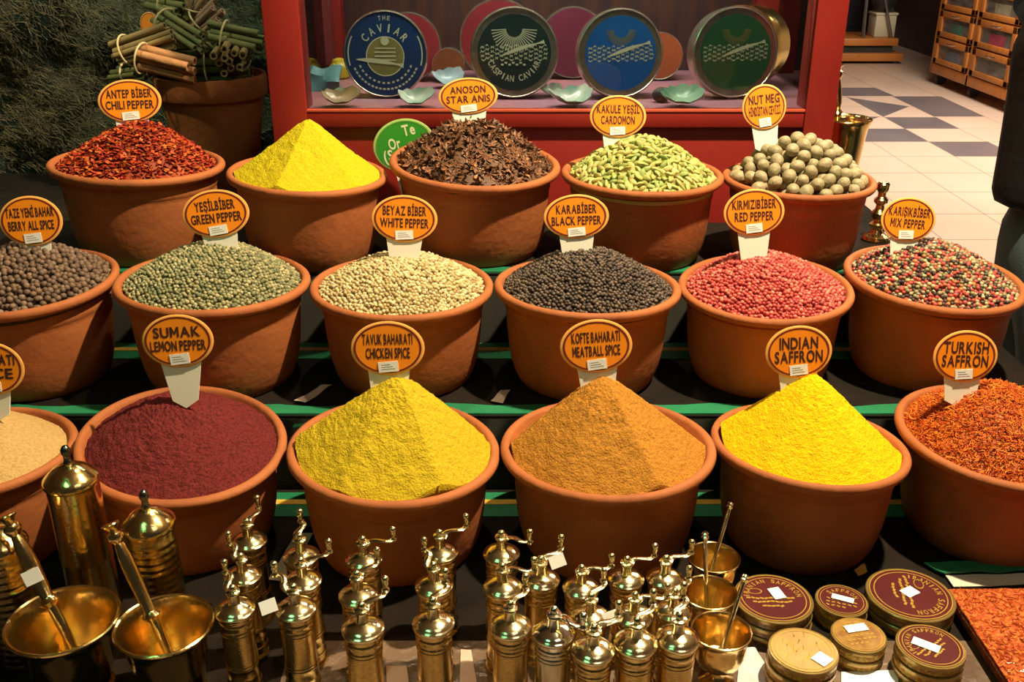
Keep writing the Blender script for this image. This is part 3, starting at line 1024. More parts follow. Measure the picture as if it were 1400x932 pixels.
# ------------------------------------------------------------------ brass mills
MILLS = [(-0.358, 1.124, 1.0, 81), (-0.348, 1.051, .98, 126), (-0.340, .981, 1.0, 117), (-0.280, 1.090, 1.0, 99), (-0.268, 1.037, 1.0, 36), (-0.265, .979, 1.02, 135),
         (-0.196, 1.083, 1.0, 6), (-0.193, 1.009, 1.0, 57), (-0.177, .940, 1.04, 54), (-0.096, 1.098, 1.0, 30), (-0.099, 1.027, 1.0, 111), (-0.094, .949, 1.04, 72),
         (-0.014, 1.096, 1.0, -21), (-0.012, 1.025, 1.0, -5), (-0.002, .947, 1.02, 63), (.037, 1.040, 1.0, 48), (.088, 1.028, .97, 12), (.049, .932, 1.04, -39),
         (.096, .972, .97, 63), (.094, .905, 1.02, 42), (.147, 1.046, .97, 18), (.197, 1.046, .98, 27), (.149, .974, .97, 3), (.199, .985, .95, 54), (.144, .914, 1.04, 57), (.194, .922, 1.04, 75)]
COLN = ['the first mill column from the left', 'the second mill column from the left', 'the third mill column from the left', 'the fourth mill column from the left', 'the fifth mill column from the left']
POSN = ['rear', 'middle', 'front']
MLAB = []
for i in range(15):
    MLAB.append('small brass pepper mill, %s one of %s' % (POSN[i % 3], COLN[i // 3]))
MLAB += ['small brass pepper mill with a white tag tied to its raised crank', 'small brass pepper mill with a plain lid behind the silvery mill in the right cluster', 'silvery brass pepper mill with its crank swung low to the right',
         'small brass pepper mill behind the frontmost mill of the right cluster', 'frontmost brass pepper mill at the left of the right cluster',
         'brass pepper mill at the rear of the right cluster, next to its last mill', 'brass pepper mill at the rear right end of the cluster, beside the mortars',
         'brass pepper mill with a square white price tag on its lid', 'brass pepper mill beside the middle small mortar, second row of the cluster',
         'front row brass pepper mill, second from the small mortars', 'front row brass pepper mill right beside the foremost small mortar']


def mill_proto():
    root = empty('pepper_mill')
    m = MB()
    prof = [(.0205, 0), (.0232, .0008), (.0236, .004), (.0228, .0075), (.0205, .010), (.0200, .014), (.0205, .0165), (.0218, .018), (.0218, .0205), (.0205, .022), (.0203, .030), (.0206, .031), (.0206, .033), (.0203, .034)]
    for z in (.046, .0505, .098, .1025):
        prof += [(.0205, z), (.0211, z + .001), (.0211, z + .002), (.0205, z + .003)]
    prof += [(.0203, .110), (.0212, .112), (.0216, .1145), (.0212, .117), (.0204, .118), (.0204, .126)]
    m.lathe(prof, 40)
    m.build('body', BRASSD, root, angle=30)
    m = MB()
    m.lathe([(.0215, .1245), (.0232, .1250), (.0244, .1266), (.0247, .1286), (.0243, .1304), (.0232, .1312), (.0226, .1316), (.0216, .1328), (.0188, .1350), (.0145, .1372), (.0100, .1386), (.0078, .1394),
             (.0071, .1420), (.0066, .1460), (.0062, .1500), (.0048, .1510)], 40)
    m.build('lid', LIDB, root, angle=30)
    m = MB()
    m.lathe([(.0050, 0.1535), (.0084, 0.1540), (.0090, 0.1552), (.0086, 0.1566), (.0060, 0.1574), (.0042, 0.1580)], 24)
    m.ball((0, 0, 0.1612), .0050, 0, 3)
    m.build('finial', LIDB, root)
    arm = empty('crank'); arm.parent = root
    m = MB()
    pts, wd = [], []
    for i in range(13):
        t = i / 12
        pts.append((.003 + .037 * t, .0045 * math.sin(t * 2 * PI), 0.1520 + .007 * t * t + .004 * math.sin(t * PI)))
        wd.append(.0056 - .0026 * t if t > .1 else .0060)
    m.tube(pts, wd, 8, flat=.24)
    m.lathe([(.0072, 0.1508), (.0078, 0.1515), (.0078, 0.1532), (.0070, 0.1537)], 20)
    o = m.build('crank_arm', LIDB, root)
    k = MB()
    k.lathe([(.0026, 0.1550), (.0046, 0.1565), (.0048, 0.1590), (.0030, 0.1610), (.0026, 0.1630), (.0038, 0.1670), (.0030, 0.1710)], 16, M=Matrix.Translation((.040, 0, 0)))
    k.ball((.040, 0, 0.1732), .0046, 0, 2)
    k.build('crank_knob', LIDB, o)
    bpy.data.objects.remove(arm)
    return root


mp = mill_proto()
for i, (x, y, s, az) in enumerate(MILLS):
    r_ = mp if i == 0 else copy_tree(mp)
    r_.location = (x, y, TZ0); r_.scale = (s, s, s)
    r_.rotation_euler = (0, 0, R(az))
    tag(r_, MLAB[i], 'pepper mill', 'small brass pepper mills')
    if i == 17:
        for ch in r_.children:
            ch.data = ch.data.copy(); ch.data.materials[0] = STEEL
            for c2 in ch.children:
                c2.data = c2.data.copy(); c2.data.materials[0] = STEEL
    if i in (15, 22, 5):
        m = MB()
        M = Matrix.Rotation(-R(az), 4, 'Z')
        px, pz = {15: (.020, .1665), 22: (-.024, .136), 5: (-.025, .142)}[i]
        dx = {15: 0, 22: -.006, 5: -.004}[i]
        T = M @ Matrix.Translation((px + dx, -.012, pz)) @ Matrix.Rotation(R({15: 60, 22: 62, 5: 55}[i]), 4, 'X') @ Matrix.Rotation(R(20), 4, 'Z')
        m.box(-.010, .010, -.008, .008, 0, .0006, 0, T)
        o = m.build('price_tag', PAPER, r_, smooth=False); o['label'] = 'small white paper price tag'


# tall cylinder grinders
def grinder(x, y, hgt, rad, ridged, label):
    root = empty('coffee_grinder', (x, y, TZ0))
    m = MB()
    prof = [(rad * .95, 0), (rad, .002), (rad, .008), (rad * .97, .010)]
    if ridged:
        z = .012
        while z < hgt - .016:
            prof += [(rad * .965, z), (rad * .995, z + .003), (rad * .995, z + .006), (rad * .965, z + .009)]; z += .0105
    else:
        prof += [(rad * .97, hgt * .45), (rad * .985, hgt * .46), (rad * .985, hgt * .48), (rad * .97, hgt * .49), (rad * .97, hgt - .02)]
    prof += [(rad * .96, hgt - .010), (rad * .96, hgt - .004)]
    m.lathe(prof, 56); m.build('body', BRASSD if ridged else BRASS, root, angle=30)
    m = MB()
    m.lathe([(rad * .98, hgt - .006), (rad * 1.04, hgt - .004), (rad * 1.06, hgt), (rad * 1.02, hgt + .004), (rad * .9, hgt + .008), (rad * .7, hgt + .015), (rad * .4, hgt + .021), (rad * .16, hgt + .0235), (rad * .16, hgt + .026)], 56)
    m.build('lid', BRASS, root, angle=30)
    m = MB()
    k = rad / .034
    m.lathe([(.0050 * k, hgt + .0245), (.0062 * k, hgt + .027), (.0048 * k, hgt + .030), (.0044 * k, hgt + .036), (.0064 * k, hgt + .041), (.0066 * k, hgt + .045), (.0040 * k, hgt + .050), (.0015, hgt + .0515)], 24)
    m.build('knob', mat('dark_steel', (.22, .21, .19), .25, 1.0, color2=(.18, .17, .15), nscale=30), root)
    tag(root, label, 'grinder', 'brass cylinder grinders')
    return root


grinder(-.584, 1.127, .225, .0345, False, 'tall smooth brass cylinder grinder in front of the tan powder bowl')
grinder(-.473, 1.084, .184, .0325, True, 'shorter ridged brass grinder in front of the sumac bowl')
grinder(-.650, 1.045, .180, .0325, True, 'ridged brass grinder cut off by the left frame edge')


# mortars and pestles
def mortar(x, y, z0, hgt, rad, label, stem=False, group='brass mortars', name='mortar'):
    root = empty(name, (x, y, z0))
    m = MB()
    if stem:
        outer = [(.55, 0), (.62, .02), (.60, .06), (.42, .12), (.30, .20), (.30, .27), (.48, .33), (.72, .42), (.84, .58), (.88, .80), (.90, .90), (.97, .95), (1.0, .975), (.995, .995), (.96, 1.0)]
        inner = [(.92, .99), (.86, .93), (.82, .80), (.76, .60), (.60, .46), (.25, .40)]
    else:
        outer = [(.60, 0), (.66, .015), (.66, .06), (.60, .09), (.62, .14), (.70, .35), (.77, .58), (.83, .78), (.87, .88), (.95, .94), (1.0, .97), (1.0, .99), (.97, 1.0)]
        inner = [(.93, .99), (.87, .93), (.80, .75), (.72, .5), (.62, .3), (.45, .16), (.2, .12)]
    m.lathe([(r * rad, z * hgt) for r, z in outer + inner], 64)
    m.build('cup', BRASS, root, angle=35)
    tag(root, label, 'mortar', group)
    return root


def pestle(tip, top, rt, label, group, head='flare', collar=.5, price=None):
    tip, top = Vector(tip), Vector(top)
    ax = top - tip; L = ax.length
    root = empty('pestle', tip)
    root.rotation_euler = ax.to_track_quat('Z', 'Y').to_euler()
    m = MB()
    if head == 'flare':
        prof = [(.4, 0), (.9, .012), (1.1, .03), (1.05, .06), (.72, .10), (.62, .25), (.62, collar - .03), (.85, collar - .02), (1.25, collar), (.85, collar + .02), (.72, collar + .03), (.95, .70), (.90, .80), (.62, .875), (.55, .885), (.95, .91), (1.05, .925), (.9, .945), (.5, .955), (.75, .975), (1.2, .995), (1.15, 1.0)]
    else:
        prof = [(.6, 0), (1.0, .015), (1.1, .05), (.85, .09), (.6, .12), (.6, .50), (.6, collar), (.6, .92), (.95, .935), (1.05, .95), (.7, .965), (.95, .985), (.6, 1.0)]
    m.lathe([(r * rt, z * L) for r, z in prof], 24)
    m.build('rod', BRASS if head == 'flare' else STEEL, root, angle=35)
    if price is not None:
        m = MB()
        q = root.rotation_euler.to_matrix().inverted()
        dv = (q @ Vector((.1, -.9, .45))).normalized()
        dv.z = 0; dv.normalize()
        t = Vector((0, 0, 1)); s_ = t.cross(dv)
        c_ = Vector((0, 0, L * price)) + dv * rt * 1.15
        vs = [c_ + s_ * a * .011 + t * b * .009 + dv * e for e in (0, .0008) for a, b in ((-1, -1), (1, -1), (1, 1), (-1, 1))]
        m.add(vs, [(0, 1, 2, 3), (7, 6, 5, 4), (0, 4, 5, 1), (1, 5, 6, 2), (2, 6, 7, 3), (3, 7, 4, 0)])
        m.build('price_tag', PAPER, root, smooth=False)
    tag(root, label, 'pestle', group)


mortar(-.555, .982, TZ0, .115, .068, 'wide brass mortar at the left end, nearest the frame edge')
mortar(-.427, .972, TZ0, .115, .060, 'wide brass mortar second from the left, beside the first mill column')
pestle((-.527, .965, .610), aty(8, 705, 1.03), .0105, 'thick brass pestle with a white price tag, in the leftmost mortar', 'brass pestles', price=.66, collar=.5)
pestle((-.408, .957, .610), aty(150, 716, 1.02), .0095, 'thick brass pestle without a tag, in the second mortar from the left', 'brass pestles', collar=.45)
mortar(.283, 1.151, TZ0, .085, .0375, 'small footed brass mortar, rearmost of the three by the label tins', True, 'small brass mortars')
mortar(.263, 1.073, TZ0, .085, .0375, 'small footed brass mortar, middle one of the three by the label tins', True, 'small brass mortars')
mortar(.264, .997, TZ0, .085, .0385, 'small footed brass mortar, foremost of the three by the label tins', True, 'small brass mortars')
pestle((.276, 1.145, .625), aty(1000, 686, 1.175), .0050, 'thin pale pestle leaning right in the rearmost small mortar', 'thin pestles', 'thin', .6)
pestle((.262, 1.068, .625), aty(964, 727, 1.082), .0050, 'thin pale pestle standing upright in the middle small mortar', 'thin pestles', 'thin', .6)
pestle((.262, .990, .625), aty(1020, 785, 1.03), .0050, 'thin pale pestle leaning right in the foremost small mortar', 'thin pestles', 'thin', .6)

# ------------------------------------------------------------------ round saffron tins with maroon labels
CLEARP = mat('clear_plastic', (.95, .93, .85), .12, trans=.9, spec=.5)
GOLDL = mat('gold_print', (.62, .40, .07), .35, .6)
MAR1 = mat('label_maroon', (.085, .010, .012), .35, color2=(.07, .008, .010), nscale=8)
MAR2 = mat('label_gold', (.52, .30, .10), .35, color2=(.42, .24, .09), nscale=40)
MAR3 = mat('label_brown_gold', (.22, .09, .025), .35, color2=(.36, .20, .05), nscale=60)
THREADS = mat('saffron_fill', (.42, .16, .02), .6, color2=(.62, .42, .06), nscale=180, ndetail=2, contrast=(.45, .6), bump=.5, bscale=300)


def tin(x, y, zb, rad, h, label, top=True, rot=0, style=1, tagp=None, tagr=0, big=True):
    root = empty('saffron_tin', (x, y, zb), R(rot))
    m = MB()
    m.lathe([(rad * .93, 0), (rad * .96, .001), (rad * .96, h * .62)], 56); m.build('container', THREADS if rad < .05 else mat('gold_side', (.30, .20, .06), .35, .3, color2=(.12, .06, .03), nscale=90), root, angle=30)
    m = MB()
    m.lathe([(rad * .985, h * .60), (rad, h * .62), (rad, h * .93), (rad * .985, h * .985), (rad * .95, h)], 56); m.build('lid', mat('tin_lid', (.40, .27, .09), .25, .6, color2=(.32, .21, .07), nscale=30), root, angle=30)
    if top:
        z = h + .0004
        m = MB(); disc(m, rad * .93, z); m.build('label_disc', MAR2 if style == 2 else MAR3 if style == 4 else MAR1, root)
        m = MB()
        ring(m, rad * .80, rad * .825, z + .0004); ring(m, rad * .90, rad * .925, z + .0004)
        if style == 1:
            put_arc(m, 'IRANIAN SAFFRON', rad * .68, rad * .15, 90, Matrix.Translation((0, 0, z + .0004)), gap=1.12)
            for k, (yy, ww) in enumerate(((-.02, .95), (-.17, .75), (-.34, .45))):
                for q in range(int(ww * 12)):
                    xx = (q / (ww * 12) - .5) * ww * 1.35 * rad
                    a = rnd.uniform(-.5, .5)
                    T = Matrix.Translation((xx, yy * rad + rnd.uniform(-.02, .02) * rad, z + .0004)) @ Matrix.Rotation(a, 4, 'Z')
                    m.add([(-.05 * rad, -.028 * rad, 0), (.05 * rad, -.028 * rad, 0), (.05 * rad, .035 * rad, 0), (-.05 * rad, .03 * rad, 0)], [(0, 1, 2, 3)], 0, T)
            ring(m, rad * .12, rad * .145, z + .0004, Matrix.Translation((-.42 * rad, .26 * rad, 0)), 20, 0, 1.3, .8)
        elif style == 2:
            for q in range(40):
                a = rnd.uniform(0, 6.28); rr = rad * .72 * math.sqrt(rnd.random())
                T = Matrix.Translation((rr * math.cos(a), rr * math.sin(a), z + .0004)) @ Matrix.Rotation(rnd.uniform(.6, 1.1), 4, 'Z')
                m.add([(-.10 * rad, -.012 * rad, 0), (.10 * rad, -.012 * rad, 0), (.10 * rad, .012 * rad, 0), (-.1 * rad, .012 * rad, 0)], [(0, 1, 2, 3)], 0, T)
        else:
            put_arc(m, 'SAFFRON', rad * .60, rad * .20, 90, Matrix.Translation((0, 0, z + .0004)), gap=1.2)
            for q in range(16):
                T = Matrix.Translation(((q % 6 - 2.5) * .2 * rad, (-.05 - .2 * (q // 6)) * rad, z + .0004)) @ Matrix.Rotation(rnd.uniform(-.6, .6), 4, 'Z')
                m.add([(-.07 * rad, -.03 * rad, 0), (.07 * rad, -.03 * rad, 0), (.06 * rad, .045 * rad, 0), (-.07 * rad, .03 * rad, 0)], [(0, 1, 2, 3)], 0, T)
        m.build('gold_print', GOLDL, root, smooth=False)
        if tagp:
            m = MB()
            tx, ty, tw, th = tagp
            T = Matrix.Rotation(-R(rot), 4, 'Z') @ Matrix.Translation((tx * rad, ty * rad, 0)) @ Matrix.Rotation(R(tagr), 4, 'Z')
            m.box(-tw / 2, tw / 2, -th / 2, th / 2, z + .0008, z + .0016, 0, T); o = m.build('price_sticker', PAPER, root, smooth=False)
    tag(root, label, 'saffron tin', 'round saffron tins')
    return root


TINS = [('T1', .361, 1.109, .054, 3, .0150, 1, 0, (.12, .15, .017, .024), 15, 'large maroon labelled saffron tin beside the small mortars'),
        ('T2', .462, 1.124, .0360, 2, .0150, 3, -20, (.05, .05, .030, .011), -25, 'small saffron tin between the two large maroon tins'),
        ('T3', .560, 1.131, .0600, 2, .0175, 1, -100, (0, .05, .022, .018), 30, 'large maroon labelled saffron tin beside the packet of saffron'),
        ('T4', .372, .999, .0440, 3, .0165, 2, 20, (.42, -.42, .020, .020), 40, 'pale gold labelled saffron tin nearest the front edge'),
        ('T5', .4600, 1.046, .0360, 2, .0175, 4, 10, (0, .32, .030, .014), 12, 'small gold printed saffron tin before the other small tin'),
        ('T6', .5405, 1.012, .0430, 3, .0150, 1, 35, (-.15, .0, .034, .015), -35, 'medium maroon saffron tin at the right corner by the saffron packet')]
for nm, x, y, rad, n, h, st, rot, tp, tr, lab in TINS:
    for k in range(n):
        top = k == n - 1
        pos = {0: 'lowest tin', 1: 'second tin from the table'}[k] if not top else ''
        tin(x + (0 if top else rnd.uniform(-.0015, .0015)), y, TZ0 + k * (h + .0006) + (0.0), rad, h, (lab + ', topmost of its stack') if top else '%s under the %s' % (pos, ' '.join(lab.split(',')[0].replace(' saffron tin', ' tin').replace(' labelled', '').replace('with a gold print', '').replace(' at the right corner', '').replace(' pale gold tin nearest the front edge', ' pale gold tin').replace(', in front', '').split())), top, rot, st, tp, tr)

# packet of saffron threads in a clear film
root = empty('saffron_packet', (.80, 1.03, TZ0))
m = MB(); m.box(-.172, .22, -.20, .135, .001, .020, bev=.004); m.build('saffron_block', mat('saffron_pressed', (.46, .065, .010), .55, color2=(.66, .18, .025), nscale=160, contrast=(.42, .62), bump=.8, bscale=260, bdist=.006), root)
rg = np.random.default_rng(5)
n = 4200
m = MB()
for i in range(n):
    x, y = rg.uniform(-.168, .216), rg.uniform(-.196, .131)
    a = rg.uniform(0, 6.28); L = rg.uniform(.005, .010)
    b = rg.uniform(-.4, .4)
    d = Vector((math.cos(a), math.sin(a), 0)); e = Vector((-d.y, d.x, 0)) * .0004
    p = Vector((x, y, .0202 + rg.uniform(0, .0012)))
    q0, q1, q2 = p - d * L / 2, p + Vector((-d.y, d.x, 0)) * L * b * .3, p + d * L / 2
    up = Vector((0, 0, .0008))
    m.add([q0 - e, q0 + e, q0 + up, q1 - e, q1 + e, q1 + up, q2 - e, q2 + e, q2 + up], [(0, 3, 5, 2), (1, 2, 5, 4), (3, 6, 8, 5), (4, 5, 8, 7)], int(rg.integers(0, 3)))
o = m.build('threads', [mat('thread_red', (.50, .06, .009), .5, color2=(.42, .05, .009), nscale=50), mat('thread_orange', (.66, .15, .014), .5, color2=(.56, .12, .012), nscale=50), mat('thread_dark', (.28, .03, .008), .5, color2=(.22, .03, .008), nscale=50)], root, smooth=False)
o['kind'] = 'stuff'
m = MB()
vs, fs = [], []
nx, ny = 60, 50
for j in range(ny + 1):
    for i in range(nx + 1):
        x = -.180 + .41 * i / nx; y = -.208 + .350 * j / ny
        edge = min(i, nx - i, j, ny - j)
        z = .0245 + .0018 * mn.noise(Vector((x * 38, y * 38, 1))) + .0012 * mn.noise(Vector((x * 90, y * 60, 4)))
        if edge == 0: z = .003
        elif edge == 1: z = .016
        vs.append((x, y, z))
for j in range(ny):
    for i in range(nx):
        a = j * (nx + 1) + i
        fs.append((a, a + 1, a + nx + 2, a + nx + 1))
m.add(vs, fs)
m.build('clear_film', PANE, root, angle=80)
tag(root, 'flat packet of red orange saffron threads under clear film at the right corner', 'saffron packet')

# loose papers, cloth and painted lit patches on the table and step
def sheet(name, corners, z, matr, label, cat, amp=.004, sc=20, thick=.0008, nn=16):
    p = [Vector((x, y, 0)) for x, y in corners]
    m = MB()
    vs, fs = [], []
    for t in (0, 1):
        for j in range(nn + 1):
            for i in range(nn + 1):
                a, b = i / nn, j / nn
                q = (p[0] * (1 - a) + p[1] * a) * (1 - b) + (p[3] * (1 - a) + p[2] * a) * b
                vs.append((q.x, q.y, z + amp * (1 + mn.noise(Vector((q.x * sc, q.y * sc, z * 9)))) * .5 + t * thick))
    K = (nn + 1) ** 2
    for j in range(nn):
        for i in range(nn):
            a = j * (nn + 1) + i
            fs += [(a, a + nn + 1, a + nn + 2, a + 1), (K + a, K + a + 1, K + a + nn + 2, K + a + nn + 1)]
    bd = [i for i in range(nn + 1)] + [j * (nn + 1) + nn for j in range(1, nn + 1)] + [nn * (nn + 1) + i for i in range(nn - 1, -1, -1)] + [j * (nn + 1) for j in range(nn - 1, 0, -1)]
    for i in range(len(bd)):
        a, b = bd[i], bd[(i + 1) % len(bd)]
        fs.append((a, b, K + b, K + a))
    m.add(vs, fs)
    o = m.build(name, matr)
    tag(o, label, cat)
    return o


FILM = mat('plastic_bag', (.72, .66, .68), .18, color2=(.55, .48, .5), nscale=25, bump=.5, bscale=40, spec=.8)
sheet('paper_sheet', [tuple(atz(1012, 890, TZ0)[:2]), tuple(atz(1032, 888, TZ0)[:2]), tuple(atz(1072, 960, TZ0)[:2]), tuple(atz(1005, 960, TZ0)[:2])], TZ0 + .001, FILM, 'pale crinkled plastic sleeve lying under the pale gold tin and foremost mortar', 'plastic sleeve', .006, 40)
sheet('price_card', [tuple(atz(1150, 921, TZ0)[:2]), tuple(atz(1226, 919, TZ0)[:2]), tuple(atz(1230, 960, TZ0)[:2]), tuple(atz(1150, 962, TZ0)[:2])], TZ0 + .002, PAPER, 'white paper card on the table below the small gold print tin', 'card', .002)
PINK = mat('paper_lit_patch', (.55, .42, .36), .8, color2=(.48, .36, .30), nscale=30)  # tone of real slips and of the lit patches painted between the bowls
sheet('slip_or_lit_patch', [(-.337, 1.565), (-.318, 1.572), (-.352, 1.50), (-.372, 1.505)], TZ1 + .001, PINK, 'pale patch of painted light on the middle step between green and white pepper bowls', 'paper slip', .008, 40)
sheet('slip_or_lit_patch', [(-.02, 1.552), (-.003, 1.548), (-.016, 1.50), (-.036, 1.508)], TZ1 + .001, PINK, 'pale patch of painted light on the middle step between white and black pepper bowls', 'paper slip', .008, 40)
sheet('slip_or_lit_patch', [(-.345, 1.325), (-.318, 1.325), (-.335, 1.20), (-.362, 1.205)], TZ0 + .001, PINK, 'pale patch of painted light between the sumac and chicken spice bowls', 'paper slip', .006, 30)
sheet('slip_or_lit_patch', [tuple(atz(u, v, TZ0)[:2]) for u, v in ((528, 912), (556, 912), (562, 958), (530, 958))], TZ0 + .001, PINK, 'pale paper slip on the table between the third and fourth mill columns', 'paper slip', .003, 30)
sheet('slip_or_lit_patch', [tuple(atz(u, v, TZ0)[:2]) for u, v in ((630, 890), (644, 890), (656, 960), (628, 960))], TZ0 + .001, PINK, 'pale paper slip on the table between the fourth and fifth mill columns', 'paper slip', .003, 30)
p1 = [tuple(atz(u, v, TZ0)[:2]) for u, v in ((1262, 775), (1420, 772), (1420, 786), (1290, 790))]
sheet('green_cloth', p1, TZ0 + .002, SATIN, 'folded strip of green satin cloth in front of the orange saffron bowl', 'cloth', .010, 30, .003)
p1 = [tuple(atz(u, v, TZ0)[:2]) for u, v in ((1292, 790), (1420, 787), (1420, 800), (1303, 806))]
sheet('cloth_strip', p1, TZ0 + .001, mat('white_cloth', (.62, .55, .45), .85, color2=(.55, .48, .38), nscale=30), 'white cloth strip between the green satin and the saffron packet', 'cloth', .004, 30, .002)
p1 = [tuple(atz(u, v, TZ0)[:2]) for u, v in ((1166, 788), (1180, 778), (1184, 790), (1172, 797))]
sheet('paper_scrap', p1, TZ0 + .004, mat('orange_paper', (.75, .30, .05), .6, color2=(.7, .26, .04), nscale=20), 'small orange paper scrap behind the two large tins', 'paper scrap', .012, 50)

# ------------------------------------------------------------------ red display cabinet
CY0, CY1 = 2.12, 2.72
CXL, CXR = -.512, .688
SH = 1.112
root = empty('display_cabinet', ((CXL + CXR) / 2, CY0, 0))
cx = root.location.x


def cab(name, boxes, mt, bev=.002, par=None):
    m = MB()
    for x0, x1, y0, y1, z0, z1 in boxes: m.box(x0 - cx, x1 - cx, y0 - CY0, y1 - CY0, z0, z1, bev=bev)
    return m.build(name, mt, par or root, angle=30)


cab('post', [(CXL, CXL + .075, CY0, CY0 + .075, 0, 2.2)], RED)
cab('post', [(CXR - .064, CXR, CY0, CY0 + .075, 0, 2.2)], RED)
cab('post', [(CXL, CXL + .075, CY1 - .075, CY1, 0, 2.2)], RED)
cab('post', [(CXR - .064, CXR, CY1 - .075, CY1, 0, 2.2)], RED)
cab('lower_rail', [(CXL + .075, CXR - .064, CY0 + .004, CY0 + .06, 1.075, 1.108)], RED)
cab('lower_panel', [(CXL + .075, CXR - .064, CY0 + .018, CY0 + .04, .2, 1.077)], RED)
cab('glass_bead', [(CXL + .075, CXR - .064, CY0 + .002, CY0 + .022, 1.108, 1.114)], mat('red_bead', (.55, .09, .05), .3, color2=(.5, .08, .045), nscale=9), .001)
cab('side_panel', [(CXL + .02, CXL + .035, CY0 + .075, CY1 - .075, .1, 1.1), (CXR - .010, CXR - .002, CY0 + .075, CY1 - .075, .1, 1.1)], RED)
cab('floor_board', [(CXL + .02, CXR - .002, CY0 + .02, CY1, 1.08, SH)], mat('mauve_cloth', (.34, .13, .15), .6, color2=(.27, .13, .20), nscale=7, bump=.2, bscale=30))
cab('top', [(CXL - .01, CXR + .01, CY0 - .01, CY1 + .01, 2.2, 2.25)], RED)
cab('back_panel', [(CXL + .03, CXR - .03, CY1 - .02, CY1 - .005, 1.1, 2.2)], mat('cabinet_back', (.10, .045, .032), .35, color2=(.05, .03, .04), nscale=4, stretch=(9, 1, .8)))
o = cab('glass_pane', [(CXL + .07, CXR - .06, CY0 + .010, CY0 + .014, 1.11, 2.2)], PANE, 0)
cab('glass_pane', [(CXR - .008, CXR - .004, CY0 + .07, CY1 - .07, 1.1, 2.2)], PANE, 0)
cab('glass_pane', [(CXL + .036, CXL + .04, CY0 + .07, CY1 - .07, 1.1, 2.2)], PANE, 0)
cab('glass_shelf', [(CXL + .1, CXR - .02, CY0 + .046, CY1 - .03, 1.352, 1.358)], PANE, 0)
cab('shelf_edge', [(CXL + .1, CXR - .075, CY0 + .040, CY0 + .046, 1.350, 1.360)], mat('shelf_glass', (.25, .32, .25), .1, color2=(.2, .27, .2), nscale=5, spec=.8), .001)
tag(root, 'tall red wooden display cabinet with glass front showing round caviar tins', 'display cabinet')
ld = bpy.data.lights.new('cabinet_lamp', 'AREA'); ld.energy = 16; ld.color = (1, .88, .72); ld.shape = 'RECTANGLE'; ld.size = 1.0; ld.size_y = .05
lo = bpy.data.objects.new('cabinet_lamp', ld); lo.location = (.1, CY0 + .12, 1.95); lo.rotation_euler = (R(12), 0, 0); COL.objects.link(lo)

TINM = mat('tin_metal', (.62, .58, .48), .25, .9, color2=(.52, .48, .38), nscale=25)
TGOLD = mat('tin_gold', (.85, .62, .25), .22, 1.0, color2=(.75, .5, .18), nscale=12)
PALE = mat('tin_print_pale', (.55, .60, .42), .45)
DGOLD = mat('tin_print_olive', (.20, .19, .06), .45, color2=(.26, .23, .08), nscale=40)


